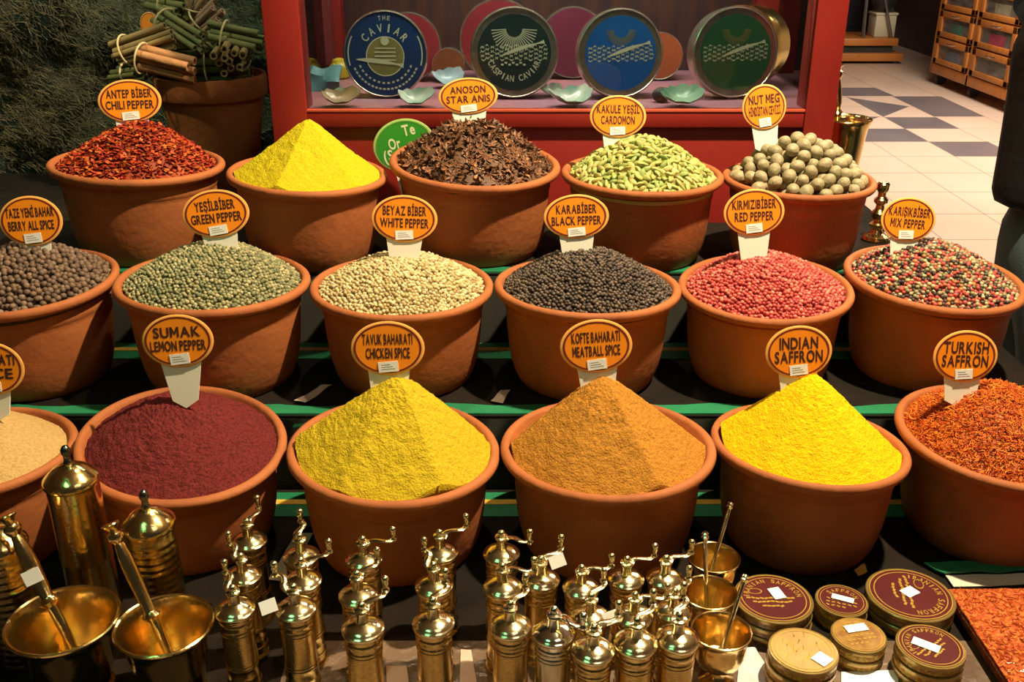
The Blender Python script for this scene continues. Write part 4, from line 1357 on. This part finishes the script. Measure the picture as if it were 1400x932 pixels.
def caviar_tin(u, v, dia_px, y, colour, design, label, yaw=0, lean=6, rimw=.17, depth_=.055, metal=None):
    c = aty(u, v, y)
    rad = dia_px * depth(c) / FPX / 2
    root = empty('caviar_tin', c)
    root.rotation_euler = (Matrix.Rotation(R(yaw), 3, 'Z') @ Matrix.Rotation(PI / 2 - R(lean), 3, 'X')).to_euler()
    # bottom rests on the cabinet floor
    root.location.z = SH + rad * math.cos(R(lean)) * 1.0 + .001 + depth_ * 0.5 * math.sin(R(lean))
    m = MB()
    m.lathe([(rad * .95, -depth_), (rad * .98, -depth_ + .002), (rad * .98, -depth_ * .55), (rad * 1.0, -depth_ * .5), (rad * 1.0, -.004), (rad * .985, -.001), (rad * .965, .0), (rad * .955, -.001), (rad * .95, -.002)], 72)
    m.build('can', metal or TINM, root, angle=30)
    m = MB(); disc(m, rad * (1 - rimw) if rimw > .06 else rad * .95, -.0012, seg=72); fo = m.build('label_disc', colour, root)
    if rimw > .06:
        m = MB(); ring(m, rad * (1 - rimw), rad * .955, -.0016, seg=72); m.build('lid_rim', metal or TINM, root)
    z = -.0008
    pr = rad * (1 - rimw)
    m = MB(); g = MB()

    def wave_band(mm, y0, y1, rows, n):
        for j in range(rows):
            yy = y0 + (y1 - y0) * (j + .5) / rows
            xm = math.sqrt(max(1 - (yy / .97) ** 2, 0)) * .93
            for i in range(n):
                x0 = -xm + 2 * xm * i / n + rnd.uniform(0, .03); x1 = x0 + 2 * xm / n * rnd.uniform(.5, .85)
                t = .017
                vs = []
                for q in range(6):
                    xx = x0 + (x1 - x0) * q / 5; hy = yy + .035 * math.sin(q / 5 * PI) * (1 if (i + j) % 2 else -1)
                    vs += [(xx * pr, (hy - t) * pr, z), (xx * pr, (hy + t) * pr, z)]
                mm.add(vs, [(2 * q, 2 * q + 2, 2 * q + 3, 2 * q + 1) for q in range(5)])

    def fish(mm, x0, y0, x1, y1, th):
        a, b = Vector((x0, y0, 0)), Vector((x1, y1, 0))
        d = (b - a); nrm = Vector((-d.y, d.x, 0)).normalized()
        top, bot = [], []
        for q in range(13):
            t = q / 12
            wd = th * (math.sin(PI * min(t * 1.12, 1)) ** .7 if t < .88 else .25 + (t - .88) * 7)
            p = a + d * t + nrm * (.03 * math.sin(t * 3))
            top.append((p + nrm * wd)); bot.append((p - nrm * wd))
        vs = [(p.x * pr, p.y * pr, z + .0004) for p in top + bot]
        mm.add(vs, [(q, q + 1, 14 + q, 13 + q) for q in range(12)])

    def sun(mm, cy, r0, r1, n):
        for i in range(n):
            a = PI + PI * (i + .5) / n + 0
            da = .35 * PI / n
            vs = [(r0 * math.cos(a - da), r0 * math.sin(a - da)), (r1 * math.cos(a - da * .5), r1 * math.sin(a - da * .5)), (r1 * math.cos(a + da * .5), r1 * math.sin(a + da * .5)), (r0 * math.cos(a + da), r0 * math.sin(a + da))]
            mm.add([(x * pr, (y_ + cy) * pr, z) for x, y_ in vs], [(0, 1, 2, 3)])
    if design == 'emblem':
        put_arc(m, 'CAVIAR', rad * .60, rad * .19, 90, Matrix.Translation((0, 0, z)), gap=1.35)
        put_arc(m, 'THE', rad * .82, rad * .10, 90, Matrix.Translation((0, 0, z)), gap=1.3)
        disc(g, .43, z - .0002, M=Matrix.Translation((0, -.05 * rad, 0)), sx=rad, sy=rad)
        ring(m, .43, .455, z, M=Matrix.Translation((0, -.05 * rad, 0)), sx=rad, sy=rad)
        disc(m, .10, z + .0002, M=Matrix.Translation((0, .30 * rad, 0)), sx=rad, sy=rad, seg=20)
        for k in range(4):
            m.box(-.25 * rad, .25 * rad, (.12 - .09 * k) * rad, (.15 - .09 * k) * rad, z, z + .0002)
        fish(m, -.75, -.12, .45, -.28, .055)
        for rr in (.66, .80):
            for k in range(14 if rr < .7 else 20):
                n_ = 14 if rr < .7 else 20
                a = R(205) + R(130) * k / (n_ - 1)
                T = Matrix.Translation((rr * rad * math.cos(a), rr * rad * math.sin(a), 0)) @ Matrix.Rotation(a + PI / 2, 4, 'Z')
                m.add([(-.032 * rad, -.022 * rad, z), (.032 * rad, -.022 * rad, z), (.03 * rad, .022 * rad, z), (-.03 * rad, .022 * rad, z)], [(0, 1, 2, 3)], 0, T)
        for s_ in (-1, 1):
            vs = []
            for q in range(12):
                a = R(90) + s_ * (R(62) + R(45) * q / 11)
                vs += [(.86 * rad * math.cos(a), .86 * rad * math.sin(a), z), (.89 * rad * math.cos(a), .89 * rad * math.sin(a), z)]
            m.add(vs, [(2 * q, 2 * q + 1, 2 * q + 3, 2 * q + 2) for q in range(11)])
    else:
        sun(m if design == 'text' else g, .62, .22, .62 if design == 'text' else .42, 23)
        wave_band(m, -.20, .20, 7, 14)
        fish(m, -.40, -.10, .82, .28, .05)
        if design == 'text':
            put_arc(m, 'CASPIAN CAVIAR', pr * .68, pr * .17, 270, Matrix.Translation((0, 0, z)), inward=True, gap=.86)
            for k in range(7):
                m.box((-.36 + .1 * k) * pr, (-.29 + .1 * k) * pr, (-.34 + .05 * (k % 2)) * pr, (-.29 + .05 * (k % 2)) * pr, z, z + .0002)
    m.build('printed_design', PALE, root, smooth=False)
    if g.v: g.build('emblem', DGOLD, root, smooth=False)
    tag(root, label, 'caviar tin', 'round caviar tins')
    return root


caviar_tin(526, 64, 116, 2.27, mat('label_navy', (.010, .045, .17), .35, color2=(.012, .035, .13), nscale=6), 'emblem', 'round navy blue caviar tin with a fish emblem, leftmost in the cabinet', rimw=.05, depth_=.04)
caviar_tin(703, 75, 121, 2.26, mat('label_blackgreen', (.012, .035, .035), .35, color2=(.016, .03, .03), nscale=6), 'text', 'round dark caviar tin lettered CASPIAN CAVIAR under a sun')
caviar_tin(849, 71, 119, 2.26, mat('label_blue', (.012, .12, .42), .35, color2=(.010, .10, .36), nscale=6), 'plain', 'round bright blue caviar tin with wavy print', yaw=6)
caviar_tin(1006, 75, 121, 2.26, mat('label_green', (.022, .12, .05), .35, color2=(.02, .10, .04), nscale=6), 'plain', 'round green caviar tin in front of the gold can', yaw=8)


def plain_tin(u, v, dia, y, matr, label, name='round_tin', depth_=.06, yaw=0, rimm=None):
    c = aty(u, v, y); rad = dia * depth(c) / FPX / 2
    root = empty(name, c)
    root.rotation_euler = (Matrix.Rotation(R(yaw), 3, 'Z') @ Matrix.Rotation(PI / 2 - R(3), 3, 'X')).to_euler()
    root.location.z = SH + rad + .003
    m = MB()
    m.lathe([(rad * .95, -depth_), (rad * .98, -depth_ + .003), (rad * .97, -depth_ * .6), (rad * .97, -depth_ * .52), (rad, -depth_ * .5), (rad, -.004), (rad * .98, 0), (rad * .95, -.001)], 64)
    m.build('can', rimm or TINM, root, angle=30)
    m = MB(); disc(m, rad * .945, -.0005, seg=64); m.build('lid_face', matr, root)
    tag(root, label, 'tin')


REDL = mat('label_red', (.22, .022, .030), .35, color2=(.17, .02, .03), nscale=5)
BRNL = mat('label_brown', (.20, .065, .025), .4, color2=(.15, .045, .02), nscale=5)
plain_tin(1010, 62, 110, 2.40, TGOLD, 'large shiny gold can standing behind the green caviar tin', 'gold_can', .10, -32, TGOLD)
plain_tin(556, 24, 92, 2.50, REDL, 'round dark red tin half hidden behind the navy caviar tin', yaw=4)
plain_tin(682, 24, 110, 2.50, REDL, 'round dark red tin behind the black caviar tin')
plain_tin(785, 20, 96, 2.54, mat('label_plum', (.14, .02, .05), .4, color2=(.11, .02, .04), nscale=5), 'round plum tin in the gap beside the blue caviar tin')
plain_tin(612, 52, 46, 2.48, BRNL, 'small brown tin between the two leftmost caviar tins')
plain_tin(905, 34, 64, 2.52, mat('label_orange', (.35, .09, .03), .4, color2=(.28, .07, .03), nscale=5), 'orange brown tin between the blue and green caviar tins')


def shell(u, v, wpx, y, label, colr, yaw=0, tilt=25, name='sea_shell'):
    c = aty(u, v, y); wd = wpx * depth(c) / FPX
    m = MB()
    nr, na = 10, 36
    vs, fs = [], []
    for side in (0, 1):
        for i in range(nr + 1):
            for k in range(na):
                a = 2 * PI * k / na; r = i / nr
                fan = 1 + .16 * math.cos(a + .4) + .07 * math.cos(3 * a + wd * 300) + .035 * math.cos(9 * a) * r
                x = r * fan * math.cos(a) * wd / 2; yy = r * fan * math.sin(a) * wd / 2 * .72
                z = wd * .22 * (r ** 2.2) - (wd * .03 if side else 0) + .03 * wd * math.cos(9 * a) * r * r + .06 * wd * math.sin(2 * a + 1) * r * r
                vs.append((x, yy, z))
    K = (nr + 1) * na
    for side in (0, 1):
        for i in range(nr):
            for k in range(na):
                k2 = (k + 1) % na
                q = (side * K + i * na + k, side * K + i * na + k2, side * K + (i + 1) * na + k2, side * K + (i + 1) * na + k)
                fs.append(q)
    for k in range(na):
        k2 = (k + 1) % na
        fs.append((nr * na + k, nr * na + k2, K + nr * na + k2, K + nr * na + k))
    m.add(vs, fs)
    o = m.build(name, colr, angle=80)
    o.location = (c.x, c.y, SH + wd * .03 + wd * .36 * math.sin(R(tilt)))
    o.rotation_euler = (R(tilt), 0, R(yaw))
    tag(o, label, 'shell', 'sea shells in the cabinet')


PEARL = mat('pearl', (.52, .55, .46), .3, color2=(.22, .36, .30), nscale=22, coat=.5)
PEARL2 = mat('pearl_brown', (.40, .26, .14), .35, color2=(.18, .14, .10), nscale=22, coat=.5)
shell(461, 131, 52, 2.17, 'brownish sea shell leaning in the lower left corner of the cabinet', PEARL2, 12, 20)
shell(566, 131, 50, 2.17, 'white sea shell below the navy caviar tin', PEARL, -5, 22)
shell(609, 68, 44, 2.42, 'pale blue sea shell standing between the two leftmost caviar tins', mat('pearl_blue', (.35, .45, .52), .3, color2=(.2, .3, .34), nscale=18), 10, 35)
shell(776, 133, 60, 2.17, 'greenish white sea shell between the black and blue caviar tins', PEARL, 6, 16)
shell(928, 132, 56, 2.17, 'green sea shell between the blue and green caviar tins', mat('pearl_green', (.14, .30, .20), .3, color2=(.25, .36, .26), nscale=22), -8, 24)
shell(752, 118, 30, 2.30, 'small pale shell beside the black caviar tin', PEARL, 0, 30)
m = MB()
bm = bmesh.new(); bmesh.ops.create_icosphere(bm, subdivisions=3, radius=1)
for v in bm.verts: v.co *= 1 + .18 * mn.noise(v.co * 1.5)
bmesh.ops.scale(bm, vec=(.020, .016, .017), verts=bm.verts); m.bm(bm)
o = m.build('dark_stone', mat('stone', (.07, .06, .05), .8, color2=(.04, .035, .03), nscale=60, bump=.5, bscale=80), loc=(aty(905, 120, 2.22).x, 2.22, SH + .0165))
tag(o, 'rough dark stone beside the green shell in the cabinet', 'stone')
m = MB()
a_ = aty(414, 104, 2.42); b_ = aty(470, 104, 2.42)
vs, fs = [], []
for i in range(25):
    t = i / 24
    x = a_.x + (b_.x - a_.x) * t
    for z_, y_ in ((0, 0), (.022, .012 * math.sin(t * 5)), (.038, .01), (.05, .05), (.048, .056), (.034, .016), (.02, .012 * math.sin(t * 5) + .006), (0, .006)):
        vs.append((x, 2.36 + y_, SH + .001 + z_ * (1 + .1 * math.sin(t * 9))))
for i in range(24):
    for k in range(8):
        k2 = (k + 1) % 8
        fs.append((i * 8 + k, i * 8 + k2, (i + 1) * 8 + k2, (i + 1) * 8 + k))
fs += [tuple(range(8)), tuple(reversed([24 * 8 + k for k in range(8)]))]
m.add(vs, fs)
tag(m.build('teal_cloth', mat('teal_satin', (.12, .26, .28), .3, color2=(.08, .18, .2), nscale=9)), 'folded teal cloth in the left corner of the cabinet', 'cloth')
m = MB(); m.lathe([(.020, 0), (.024, .004), (.025, .03), (.018, .038), (.016, .046), (.006, .05)], 24)
tag(m.build('yellow_jar', mat('yellow_glaze', (.50, .38, .02), .35, color2=(.4, .3, .02), nscale=9), loc=(aty(462, 62, 2.56).x, 2.56, SH + .0005)), 'small yellow jar at the back left of the cabinet', 'jar')
for k, u in enumerate((424, 446)):
    m = MB(); c = aty(u, 40, 2.60); m.box(-.016, .016, -.02, .02, 0, .30, bev=.003)
    m.box(-.013, .013, -.0215, -.0195, .03, .27)
    tag(m.build('upright_box', mat('box_dark' if k == 0 else 'box_red', (.06, .045, .04) if k == 0 else (.16, .02, .02), .5, color2=(.04, .03, .03) if k == 0 else (.12, .02, .02), nscale=5), loc=(c.x, c.y, SH + .0005)), 'tall dark upright box inside the cabinet by its left post' if k == 0 else 'tall dark red upright box next to the yellow jar', 'box')

# ------------------------------------------------------------------ planter with bundles of cinnamon and dried stems
PX, PY, PR = -.712, 2.385, .130
m = MB()
Hh = 1.150 - TZ2
m.lathe([(r * PR, z * Hh) for r, z in [(.62, 0), (.66, .02), (.74, .3), (.84, .6), (.90, .80), (.905, .82), (.985, .825), (1.0, .84), (1.0, .97), (.985, 1.0), (.93, 1.0), (.90, .96), (.86, .8), (.7, .35), (.5, .1)]], 64)
tag(m.build('terracotta_planter', TERRA, loc=(PX, PY, TZ2)), 'tall terracotta pot full of cinnamon and dried stem bundles', 'pot')
BARK = mat('cinnamon_bark', (.42, .20, .075), .7, color2=(.33, .14, .05), nscale=40, stretch=(1, 1, 1), bump=.3, bscale=60)
STEMG = mat('dried_green_stem', (.10, .125, .035), .75, color2=(.16, .145, .045), nscale=12)
STEMT = mat('dried_tan_stem', (.26, .17, .06), .75, color2=(.17, .13, .05), nscale=12)
STEMP = mat('dried_pink_stem', (.33, .19, .13), .75, color2=(.24, .16, .09), nscale=12)
TWINE = mat('twine', (.55, .45, .24), .8, color2=(.45, .36, .18), nscale=80)


def bundle(p0, p1, n, rstick, matr, label, spread=1.0, tie=(.2,), hollow=True, name='stem_bundle', endm=None):
    p0, p1 = Vector(p0), Vector(p1)
    d = (p1 - p0); L = d.length; d.normalize()
    root = empty(name, p0)
    q = d.to_track_quat('Z', 'Y'); root.rotation_euler = q.to_euler()
    pos = []
    k = 0
    while len(pos) < n:
        a = k * 2.39996; r = rstick * 2.05 * math.sqrt(k / 2.6) if k else 0
        pos.append((r * math.cos(a), r * math.sin(a))); k += 1
    Rb = max(math.hypot(*p) for p in pos) + rstick
    for x, y in pos:
        m = MB()
        z0, z1 = rnd.uniform(-.006, .006), L + rnd.uniform(-.012, .008)
        rr = rstick * rnd.uniform(.85, 1.05)
        fx, fy = x * spread, y * spread
        seg = 14
        vs, fs = [], []
        prof = [(rr, 0), (rr * 1.02, .3), (rr * .98, .7), (rr, 1)]
        if hollow: prof = [(rr * .55, .02)] + prof + [(rr * .6, .999), (rr * .5, .93)]
        for r_, t in prof:
            for s_ in range(seg):
                a = 2 * PI * s_ / seg
                vs.append((x + (fx - x) * t + r_ * math.cos(a), y + (fy - y) * t + r_ * math.sin(a), z0 + (z1 - z0) * t))
        for i in range(len(prof) - 1):
            for s_ in range(seg):
                s2 = (s_ + 1) % seg
                fs.append((i * seg + s_, i * seg + s2, (i + 1) * seg + s2, (i + 1) * seg + s_))
        fs += [tuple(reversed(range(seg))), tuple((len(prof) - 1) * seg + s_ for s_ in range(seg))]
        m.add(vs, fs)
        m.build('stick', matr, root)
    for t in tie:
        m = MB()
        rb = Rb * (1 + (spread - 1) * t) * 1.01
        pts = [(rb * math.cos(a), rb * math.sin(a), t * L) for a in [2 * PI * i / 24 for i in range(25)]]
        m.tube(pts, .0022, 8)
        m.build('twine', TWINE, root)
    tag(root, label, 'bundle', 'dried bundles in the planter')
    return root


PYF = 2.30
bundle(aty(160, 74, 2.33), aty(238, 48, 2.30), 9, .0075, STEMT, 'tan stem bundle tied with pale twine at the left of the planter', 1.1, (.2,))
bundle(aty(188, 78, 2.27), aty(264, 97, 2.25), 4, .0105, BARK, 'bundle of thick light brown cinnamon quills at the planter front', 1.0, (.08,), name='cinnamon_bundle')
bundle(aty(217, 24, 2.36), aty(276, 62, 2.30), 7, .0075, STEMG, 'green stem bundle sloping down in the middle of the planter', 1.1, (.15,))
bundle(aty(322, 66, 2.44), aty(313, 84, 2.26), 10, .0085, STEMT, 'bundle of hollow stems with round cut ends facing the shopper', 1.05, (.5,))
bundle(aty(286, 46, 2.36), aty(356, 62, 2.36), 9, .0080, STEMG, 'green stem bundle at the right of the planter by the red cabinet', 1.1, (.3,))
bundle(aty(262, 40, 2.40), aty(296, 8, 2.38), 8, .0070, STEMP, 'pinkish stem bundle standing up at the top of the planter', 1.3, (.4,))
bundle(aty(210, 4, 2.42), aty(252, 12, 2.38), 7, .0085, STEMG, 'green stem bundle highest in the planter, at the frame top', 1.1, (.5,))
bundle(aty(256, 22, 2.40), aty(262, -6, 2.40), 6, .0070, STEMT, 'small dark tan bundle upright behind the pinkish stems', 1.1, (.4,))
bundle(aty(158, 103, 2.34), aty(196, 98, 2.30), 5, .0075, STEMG, 'short green stem bundle hanging over the planter left rim', 1.0, (.5,))
bundle(aty(236, 92, 2.36), aty(340, 88, 2.36), 12, .0095, STEMG, 'wide dark stem bundle lying at the bottom inside the planter', 1.0, (.5,))
bundle(aty(208, 96, 2.42), aty(300, 70, 2.42), 12, .0095, STEMT, 'tan stem bundle buried behind the cinnamon quills', 1.0, (.5,))

# ------------------------------------------------------------------ brass beside the cabinet
bk = mortar(.772, 2.30, TZ2, .195, .060, 'large brass mortar beside the right post of the red cabinet', False, 'large brass mortars')
pestle((.768, 2.30, TZ2 + .03), aty(1146, 88, 2.30), .011, 'bright brass pestle upright in the large mortar by the cabinet post', 'brass pestles', collar=.62)
root = empty('brass_candlestick', (.762, 1.985, TZ2))
m = MB(); m.lathe([(.026, 0), (.028, .004), (.026, .010), (.014, .016), (.010, .024), (.016, .030), (.017, .036), (.009, .042)], 32); m.build('foot', BRASS, root, angle=30)
m = MB(); m.lathe([(.009, .042), (.015, .048), (.016, .060), (.009, .068), (.008, .076), (.014, .082), (.014, .088), (.008, .094), (.008, .102), (.012, .108), (.013, .120), (.009, .124)], 32); m.build('turned_stem', BRASS, root, angle=30)
tag(root, 'small turned brass candlestick between the nutmeg bowl and mix pepper sign', 'candlestick')

# ------------------------------------------------------------------ back of the shop
WOOD = mat('orange_wood', (.46, .17, .035), .4, color2=(.38, .13, .025), nscale=4, stretch=(1, 5, 1))
root = empty('drawer_cabinet', (3.98, 8.84, 0))


def dr(name, boxes, mt, par=root, bev=.004):
    m = MB()
    for b in boxes: m.box(*b, bev=bev)
    return m.build(name, mt, par, angle=30)


FX = 0.0
dr('carcass', [(FX + .02, .55, -.80, .80, .12, 1.42), (FX - .005, .56, -.82, .82, 1.42, 1.46), (FX - .002, .55, -.82, -.78, .10, 1.42), (FX - .002, .55, .78, .82, .10, 1.42), (FX - .002, .1, -.02, .02, .10, 1.42), (FX - .002, .1, -.8, .8, .10, .19)], WOOD)
GLS = mat('drawer_glass', (.07, .06, .055), .12, color2=(.17, .15, .13), nscale=6, stretch=(1, 1, 3), spec=.6)
for ci, y0 in enumerate((-.76, .04)):
    for ri in range(5):
        z0 = .20 + ri * .24
        m = MB()
        y1 = y0 + .72; z1 = z0 + .225
        for b in [(FX - .012, FX + .03, y0, y1, z0, z0 + .045), (FX - .012, FX + .03, y0, y1, z1 - .055, z1), (FX - .012, FX + .03, y0, y0 + .07, z0, z1), (FX - .012, FX + .03, y1 - .07, y1, z0, z1)]:
            m.box(*b, bev=.003)
        d_ = m.build('drawer', WOOD, root, angle=30)
        dr('glass_front', [(FX + .004, FX + .010, y0 + .06, y1 - .06, z0 + .04, z1 - .05)], GLS, d_, 0)
        m = MB(); m.tube([(FX - .012, y0 + .28, z1 - .028), (FX - .03, y0 + .31, z1 - .03), (FX - .034, y0 + .36, z1 - .03), (FX - .03, y0 + .41, z1 - .03), (FX - .012, y0 + .44, z1 - .028)], .007, 8)
        m.build('handle', mat('chrome', (.8, .78, .74), .15, 1.0), d_)
        if (ci, ri) in ((0, 1), (0, 2), (1, 1), (1, 0)):
            cc = {(0, 1): (.36, .05, .09), (0, 2): (.30, .28, .20), (1, 1): (.06, .16, .12), (1, 0): (.12, .15, .2)}[(ci, ri)]
            dr('drawer_contents', [(FX + .003, FX + .009, y0 + .2, y0 + .48, z0 + .045, z0 + .13)], mat('contents_%d%d' % (ci, ri), cc, .6, color2=tuple(q * .7 for q in cc), nscale=15), d_, 0)
for yy in (-.7, 0, .72):
    for xx in (.08, .46):
        m = MB(); m.lathe([(.045, -.018), (.05, -.012), (.05, .012), (.045, .018)], 20, M=Matrix.Translation((xx, yy, .05)) @ Matrix.Rotation(PI / 2, 4, 'X'))
        m.box(xx - .02, xx + .02, yy - .025, yy + .025, .08, .12)
        m.build('caster', mat('black_rubber', (.02, .02, .02), .5, color2=(.03, .03, .03), nscale=20), root)
tag(root, 'orange wood cabinet of glass fronted drawers on casters at the back', 'drawer cabinet')

root = empty('display_platform', (3.72, 11.2, 0))
m = MB(); m.box(-.62, .46, -.32, .4, 0.03, .11, bev=.008); m.build('lower_board', WOOD, root)
m = MB(); m.box(-.62, .36, -.24, .36, .11, .185); m.build('dark_middle', CLOTHD, root)
m = MB(); m.box(-.30, .40, -.28, .38, .185, .26, bev=.008); m.build('upper_board', WOOD, root)
for xx in (-.55, .40):
    m = MB(); m.lathe([(.03, 0), (.035, .008), (.035, .03)], 16, M=Matrix.Translation((xx, -.26, 0))); m.build('foot', MATS['black_rubber'], root)
tag(root, 'low two tiered wooden platform at the back of the shop', 'platform')
m = MB()
m.box(-.11, .11, -.12, .12, 0, .225, bev=.01); m.box(-.12, .12, -.13, .13, .225, .25, bev=.006)
o = m.build('cream_pedestal', mat('cream_paint', (.50, .47, .33), .6, color2=(.45, .42, .29), nscale=5), loc=(4.00, 11.16, .2605))
tag(o, 'cream box pedestal standing on the wooden platform', 'pedestal')
m = MB(); m.lathe([(.09, 0), (.12, .02), (.16, .14), (.15, .3), (.09, .4), (.10, .46), (.085, .45), (.06, .36)], 40)
tag(m.build('black_vase', mat('black_glaze', (.012, .013, .014), .25, color2=(.02, .02, .02), nscale=4), loc=(4.00, 11.16, .5110)), 'glossy black vase on the cream pedestal', 'vase')
root = empty('easel', (3.78, 10.97, .261))
for a_, b_ in (((-.02, 0, 0), (-.06, .02, 1.1)), ((.28, -.0, .0), (-.04, .02, 1.0)), ((.02, .18, .0), (-.05, .04, 1.0))):
    m = MB(); m.tube([a_, b_], .012, 8); m.build('leg', mat('grey_metal', (.18, .17, .16), .4, .7, color2=(.15, .14, .13), nscale=8), root)
tag(root, 'thin grey easel legs leaning beside the cream pedestal', 'easel')
m = MB(); m.box(-.26, .26, -.25, .25, 0, 2.2, bev=.01); m.box(-.27, .27, -.26, .26, 2.2, 2.25, bev=.01); m.box(-.2, .2, -.262, -.25, .3, 2.0, bev=.004)
tag(m.build('black_cabinet', mat('black_lacquer', (.013, .013, .015), .4, color2=(.018, .016, .016), nscale=3), loc=(3.80, 11.95, 0)), 'tall black cabinet standing left of the wooden platform', 'cabinet')

# ------------------------------------------------------------------ the person at the right
def skin(name, pts, edges, mt, parent=None, sub=2, rootv=0):
    me = bpy.data.meshes.new(name)
    me.from_pydata([p[:3] for p in pts], edges, [])
    ob = bpy.data.objects.new(name, me); COL.objects.link(ob)
    md = ob.modifiers.new('skin', 'SKIN'); md.use_smooth_shade = True
    for i, p in enumerate(pts):
        sv = me.skin_vertices[0].data[i]
        sv.radius = (p[3], p[4] if len(p) > 4 else p[3]); sv.use_root = i == rootv
    ob.modifiers.new('sub', 'SUBSURF').levels = sub
    ob.modifiers['sub'].render_levels = sub
    dg = bpy.context.evaluated_depsgraph_get()
    me2 = bpy.data.meshes.new_from_object(ob.evaluated_get(dg))
    me2.name = name
    bpy.data.objects.remove(ob)
    me2.materials.clear(); me2.materials.append(mt)
    for p in me2.polygons: p.use_smooth = True
    o = bpy.data.objects.new(name, me2); COL.objects.link(o)
    if parent: o.parent = parent
    return o


per = empty('person', (1.18, 2.03, 0), R(-8))
SKIN = mat('skin', (.50, .27, .18), .5, color2=(.46, .24, .16), nscale=8, sss=.1)
JEANS = mat('denim', (.075, .115, .13), .85, color2=(.11, .16, .175), nscale=14, bump=.2, bscale=300)
JACK = mat('black_jacket', (.006, .006, .007), .8, color2=(.009, .009, .010), nscale=6, bump=.2, bscale=50)
# body faces +X (turned away from the stall); legs as trousers
legs = [(0, 0, .98, .115, .14), (-.015, 0, .86, .13, .165)]
E_ = [(0, 1)]
for s_ in (-1, 1):
    b = len(legs)
    legs += [(-.005, s_ * .09, .74, .10, .095), (.02, s_ * .10, .50, .075, .072), (0, s_ * .105, .30, .066, .064), (-.02, s_ * .11, .07, .058, .058)]
    E_ += [(1, b), (b, b + 1), (b + 1, b + 2), (b + 2, b + 3)]
jn = skin('jeans', legs, E_, JEANS, per, 2, 1)
m = MB(); m.tube([(-.02, -.168, .98), (-.02, -.178, .88), (-.01, -.17, .76)], .0022, 6); m.build('side_seam', mat('denim_stitch', (.05, .06, .06), .8, color2=(.04, .05, .05), nscale=40), jn)
tors = [(-.01, 0, .93, .135, .165), (-.015, 0, 1.08, .125, .160), (-.02, 0, 1.25, .125, .175), (-.03, 0, 1.38, .095, .165), (-.01, 0, 1.47, .07, .075)]
E_ = [(0, 1), (1, 2), (2, 3), (3, 4)]
for s_ in (-1, 1):
    b = len(tors)
    tors += [(-.03, s_ * .185, 1.40, .066, .066), (-.03, s_ * .235, 1.18, .054, .054), (.03, s_ * .245, 1.00, .046, .046), (.10, s_ * .23, .87, .040, .040)]
    E_ += [(3, b), (b, b + 1), (b + 1, b + 2), (b + 2, b + 3)]
jk = skin('jacket', tors, E_, JACK, per, 2, 1)
body = [(0, 0, 1.45, .052), (.005, 0, 1.53, .050), (.01, 0, 1.60, .075, .070), (.012, 0, 1.68, .092, .078), (.0, 0, 1.74, .075, .066), (.085, 0, 1.60, .030, .034), (.105, 0, 1.645, .014, .012)]
E_ = [(0, 1), (1, 2), (2, 3), (3, 4), (2, 5), (3, 6)]
for s_ in (-1, 1):
    b = len(body)
    body += [(0, s_ * .078, 1.645, .012, .018)]
    E_ += [(3, b)]
    b = len(body)
    body += [(-.01, s_ * .12, 1.40, .03), (-.03, s_ * .20, 1.36, .03), (-.03, s_ * .235, 1.18, .032), (.03, s_ * .245, 1.0, .030), (.10, s_ * .23, .87, .026), (.125, s_ * .228, .825, .030, .018), (.145, s_ * .225, .785, .032, .014)]
    E_ += [(0, b), (b, b + 1), (b + 1, b + 2), (b + 2, b + 3), (b + 3, b + 4), (b + 4, b + 5), (b + 5, b + 6)]
    h = b + 6
    for k, (dx, L) in enumerate(((-.024, .055), (-.008, .068), (.008, .072), (.024, .064))):
        c_ = len(body)
        bx = .145 + dx
        body += [(bx + .006, s_ * .224, .770, .0085), (bx + .012, s_ * .218, .770 - L * .55, .008), (bx + .010, s_ * .206, .770 - L, .007)]
        E_ += [(h, c_), (c_, c_ + 1), (c_ + 1, c_ + 2)]
    c_ = len(body)
    body += [(.160, s_ * .212, .815, .010), (.178, s_ * .200, .785, .009), (.180, s_ * .194, .755, .008)]
    E_ += [(b + 5, c_), (c_, c_ + 1), (c_ + 1, c_ + 2)]
bd_ = skin('body', body, E_, SKIN, per, 2, 0)
m = MB()
for s_ in (-1, 1):
    m.ball((.092, s_ * .032, 1.672), .011, 0, 2)
m.build('eyes', mat('eye_white', (.7, .7, .68), .2, color2=(.65, .65, .62), nscale=5), per)
m = MB(); m.ball((.094, 0, 1.605), .02, 0, 2, (.5, 1.1, .28)); m.build('mouth', mat('lip', (.36, .12, .10), .5, color2=(.32, .1, .09), nscale=9), per)
m = MB()
bm = bmesh.new(); bmesh.ops.create_icosphere(bm, subdivisions=4, radius=1)
for v in bm.verts:
    v.co *= 1 + .03 * mn.noise(v.co * 5)
    if v.co.x > .45 and v.co.z < .45: v.co.x = .45 + (v.co.x - .45) * .1
    if v.co.z < -.55: v.co.z = -.55
bmesh.ops.scale(bm, vec=(.112, .094, .115), verts=bm.verts); m.bm(bm, 0, Matrix.Translation((-.012, 0, 1.70)))
m.build('hair', mat('dark_hair', (.02, .014, .010), .5, color2=(.03, .02, .014), nscale=60, stretch=(1, 1, .2)), per)
for s_ in (-1, 1):
    m = MB()
    m.ball((.035, s_ * .112, .045), .05, 0, 3, (2.5, .9, .8))
    for i, p in enumerate(m.v):
        if p[2] < .004: m.v[i] = (p[0], p[1], .002)
    m.build('shoe', mat('shoe_leather', (.03, .02, .015), .4, color2=(.02, .015, .01), nscale=12), per)
tag(per, 'person in a black jacket and dark blue jeans standing at the right edge', 'person')
